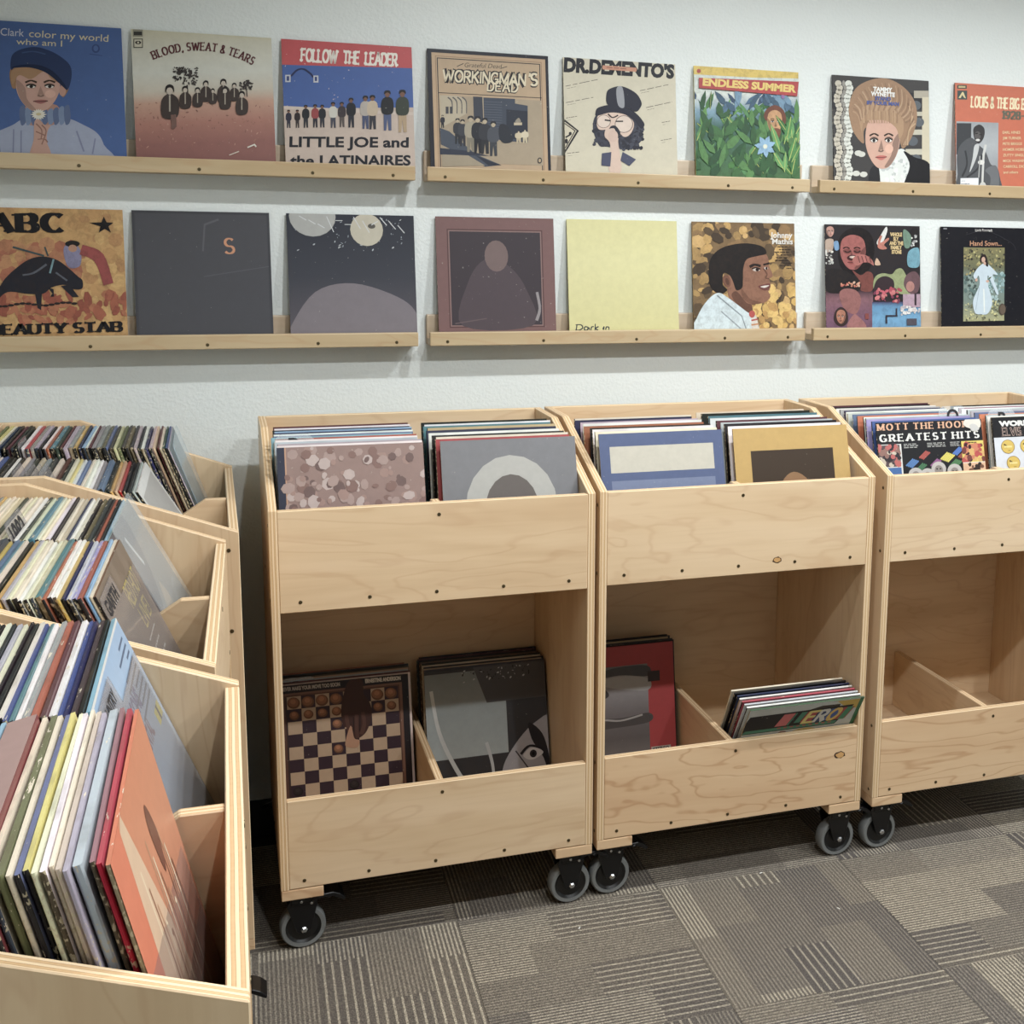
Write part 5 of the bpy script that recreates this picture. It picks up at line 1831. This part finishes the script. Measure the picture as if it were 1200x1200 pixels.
a.blob([(.42, .42), (.46, .33), (.62, .32), (.7, .4), (.6, .5), (.45, .5)], (206, 170, 72)).blob([(.48, .42), (.54, .36), (.6, .4), (.55, .48)], (90, 60, 40))
a.specks(.2, .34, .42, .6, 20, .02, .05, [(206, 180, 150), (120, 150, 150), (150, 96, 76)])
a.build(SW, SW, o)

o = relabel(U20[0], "black greatest-hits record sleeve with scribbles and side pictures, rightmost back bin's upper left part")
a = Art()
a.rect(0, 0, 1, 1, (40, 40, 44))
a.text('MOTT THE HOOPLE', -.0, .062, .05, (226, 172, 136), w=.99, style='serif', wt=(.25, .1), gap=.5)
a.text('GREATEST HITS', .02, .155, .055, (236, 234, 228), w=.95, style='serif', wt=(.26, .11), gap=.5)
for x, w in ((.24, .16), (.46, .2), (.68, .1)):
    a.tiny(x, .182, w, .042, 3, (190, 190, 186))
for x, y, c, n in ((.27, .36, (70, 120, 180), 4), (.4, .3, (170, 70, 60), 3), (.36, .4, (70, 120, 84), 3), (.5, .37, (150, 90, 140), 3), (.6, .32, (220, 206, 80), 5), (.72, .28, (60, 110, 190), 3), (.68, .38, (80, 130, 84), 4), (.77, .31, (150, 70, 54), 3)):
    for i in range(n):
        a.line([(x - .02 + i * .016, y + i * .006), (x + .045 + i * .016, y - .05 + i * .006)], .01, c)
for x, y in ((.55, .4), (.7, .425), (.33, .44), (.44, .45)):
    a.ell(x, y, .07, .06, (196, 190, 184)).ell(x, y + .012, .04, .042, (150, 140, 134)).ell(x - .016, y, .008, .006, (36, 34, 34)).ell(x + .016, y, .008, .006, (36, 34, 34)).line([(x - .012, y + .03), (x + .012, y + .03)], .006, (70, 60, 58))
a.rect(0, .18, .215, 1, (226, 224, 220)).rect(.0, .186, .2, .365, (96, 80, 84)).specks(.0, .19, .2, .36, 40, .012, .032, [(190, 90, 86), (206, 190, 170), (60, 54, 60), (150, 110, 100)]).rect(0, .372, .2, .5, (52, 104, 168))
a.rect(.785, .18, 1, 1, (226, 202, 84)).specks(.8, .215, .99, .35, 60, .012, .034, [(186, 60, 56), (206, 120, 80), (120, 60, 56), (216, 170, 90), (70, 40, 50)]).tiny(.85, .19, .09, .02, 1, (50, 44, 36))
a.rect(.785, .358, 1, .364, (230, 226, 214)).rect(.785, .364, 1, 1, (226, 180, 140)).specks(.81, .375, .98, .44, 14, .01, .024, [(60, 50, 46), (120, 80, 60)])
a.blob([(.82, .03), (.87, -.02), (.96, -.02), (.99, .03), (.97, .075), (.9, .08), (.84, .06)], (228, 222, 210)).blob([(.88, .05), (.93, .04), (.97, .085), (.9, .1)], (206, 204, 200))
a.bucket = 'txt'
a.up(40).blob([(.82, .03), (.87, -.02), (.96, -.02), (.99, .03), (.97, .075), (.9, .08), (.84, .06)], (228, 222, 210)).blob([(.88, .05), (.93, .04), (.97, .085), (.9, .1)], (206, 204, 200))
a.build(SW, SW, o)

o = relabel(U21[0], "black and white record sleeve with yellow discs, rightmost back bin's upper right part")
a = Art()
a.rect(0, 0, 1, 1, (216, 220, 228)).rect(0, 0, 1, .165, (38, 38, 42))
a.text('WORLDWIDE GOLD', .06, .068, .04, (232, 230, 226), w=.9, bold=.07)
for i in range(4):
    for bw, cc in ((.2, (190, 164, 152)), (.08, (52, 46, 48))):
        a.up().text('ELVIS', .08 + i * .225, .148, .062, cc, w=.205, style='line', wt=(bw + .06, bw))
for r in range(4):
    for c in range(5):
        x, y = .13 + c * .19 + (.04 if r % 2 else 0), .245 + r * .14
        a.ell(x, y, .068, .06, (150, 120, 50)).ell(x, y, .062, .055, (216, 182, 66)).line([(x - .035, y - .02), (x - .015, y - .008), (x - .02, y + .006)], .01, (110, 88, 44)).rect(x - .036, y - .008, x + .04, y + .008, (236, 216, 130)).tiny(x + .0, y + .03, .03, .014, 1, (120, 96, 50))
a.build(SW, SW, o)

o = relabel(U00[0], "mottled pinkish brown record sleeve, front of the leftmost back bin's upper left part")
a = Art().rect(0, 0, 1, 1, (156, 128, 120)).rect(0, 0, .05, 1, (56, 60, 78)).rect(.05, 0, .06, 1, (196, 150, 120))
a.specks(.06, 0, 1, 1, 220, .012, .045, [(176, 150, 142), (140, 108, 100), (196, 176, 170), (120, 96, 92), (168, 136, 126)])
a.build(SW, SW, o)
o = relabel(U01[0], "grey record sleeve with pale oval, front of the leftmost back bin's upper right part")
Art().rect(0, 0, 1, 1, (132, 132, 136)).ell(.5, .5, .34, .38, (186, 184, 178)).ell(.5, .52, .2, .26, (112, 104, 100)).build(SW, SW, o)
o = relabel(U10[0], "slate blue record sleeve with banded front, first in the middle back bin's upper left part")
Art().rect(0, 0, 1, 1, (86, 100, 140)).rect(.08, .1, .92, .3, (206, 200, 184)).rect(.08, .36, .92, .92, (120, 132, 164)).build(SW, SW, o)
o = relabel(U11[0], "gold record sleeve with dark square, first in the middle back bin's upper right part")
Art().rect(0, 0, 1, 1, (198, 160, 84)).rect(.14, .18, .86, .9, (70, 56, 44)).blob([(.3, .9), (.36, .5), (.5, .36), (.66, .5), (.7, .9)], (150, 110, 70)).build(SW, SW, o)

# lettered clear tabs
def letter_card(bi, comp, xin, y, z, lean, ch, label, hh=.325):
    o = card(bi, comp, xin, y, z, lean, .085, hh, .085, 0, ch, label, 'clear_film', .001, .032)
    return o


for bi, comp, low, xin, ch, hh, lab in ((0, 0, False, .008, 'B', .325, 'upper left part'), (0, 0, True, .010, 'B', .322, 'lower left part'),
                                        (2, 0, False, .232, 'O', .340, 'upper left part'), (2, 1, False, .020, 'P', .332, 'upper right part')):
    y_, l_ = CARDS[where(bi, comp, low)][0]
    letter_card(bi, comp, xin, y_, SHELF_L if low else SHELF_U, l_, ch, 'clear card lettered ' + ch + ' in the ' + N[bi] + " back bin's " + lab, hh)

# bits of lint on the carpet
LINT = None
LINTL = ['white lint scrap on carpet below the middle bin, near its right end', 'white lint scrap on carpet farthest right, in front of rightmost bin', 'white lint scrap on carpet nearest the camera, before the middle bin',
         'white lint scrap on carpet close under the left edge of middle bin', 'white lint scrap on carpet farthest left of the scraps']
for i, (x, y, r) in enumerate(((1.17, .02, .4), (1.93, -.42, 1.2), (1.28, -.19, 2.0), (.69, .08, .2), (.66, -.08, 1.0))):
    if LINT is None:
        v = [(-.006, 0, .0006), (-.003, .0016, .0008), (.004, .0012, .0006), (.006, -.0004, .0006), (.002, -.0018, .0008), (-.004, -.0014, .0006), (0, 0, .0026)]
        f = [(i_, (i_ + 1) % 6, 6) for i_ in range(6)] + [(5, 4, 3, 2, 1, 0)]
        o = LINT = mesh_obj('lint_scrap', v, f, ['paper_white'])
    else:
        o = LINT.copy()
        COL.objects.link(o)
    o.location = (x, y, .0004)
    o.rotation_euler = (0, 0, r)
    tag(o, LINTL[i], 'lint', 'lint scraps on the carpet')
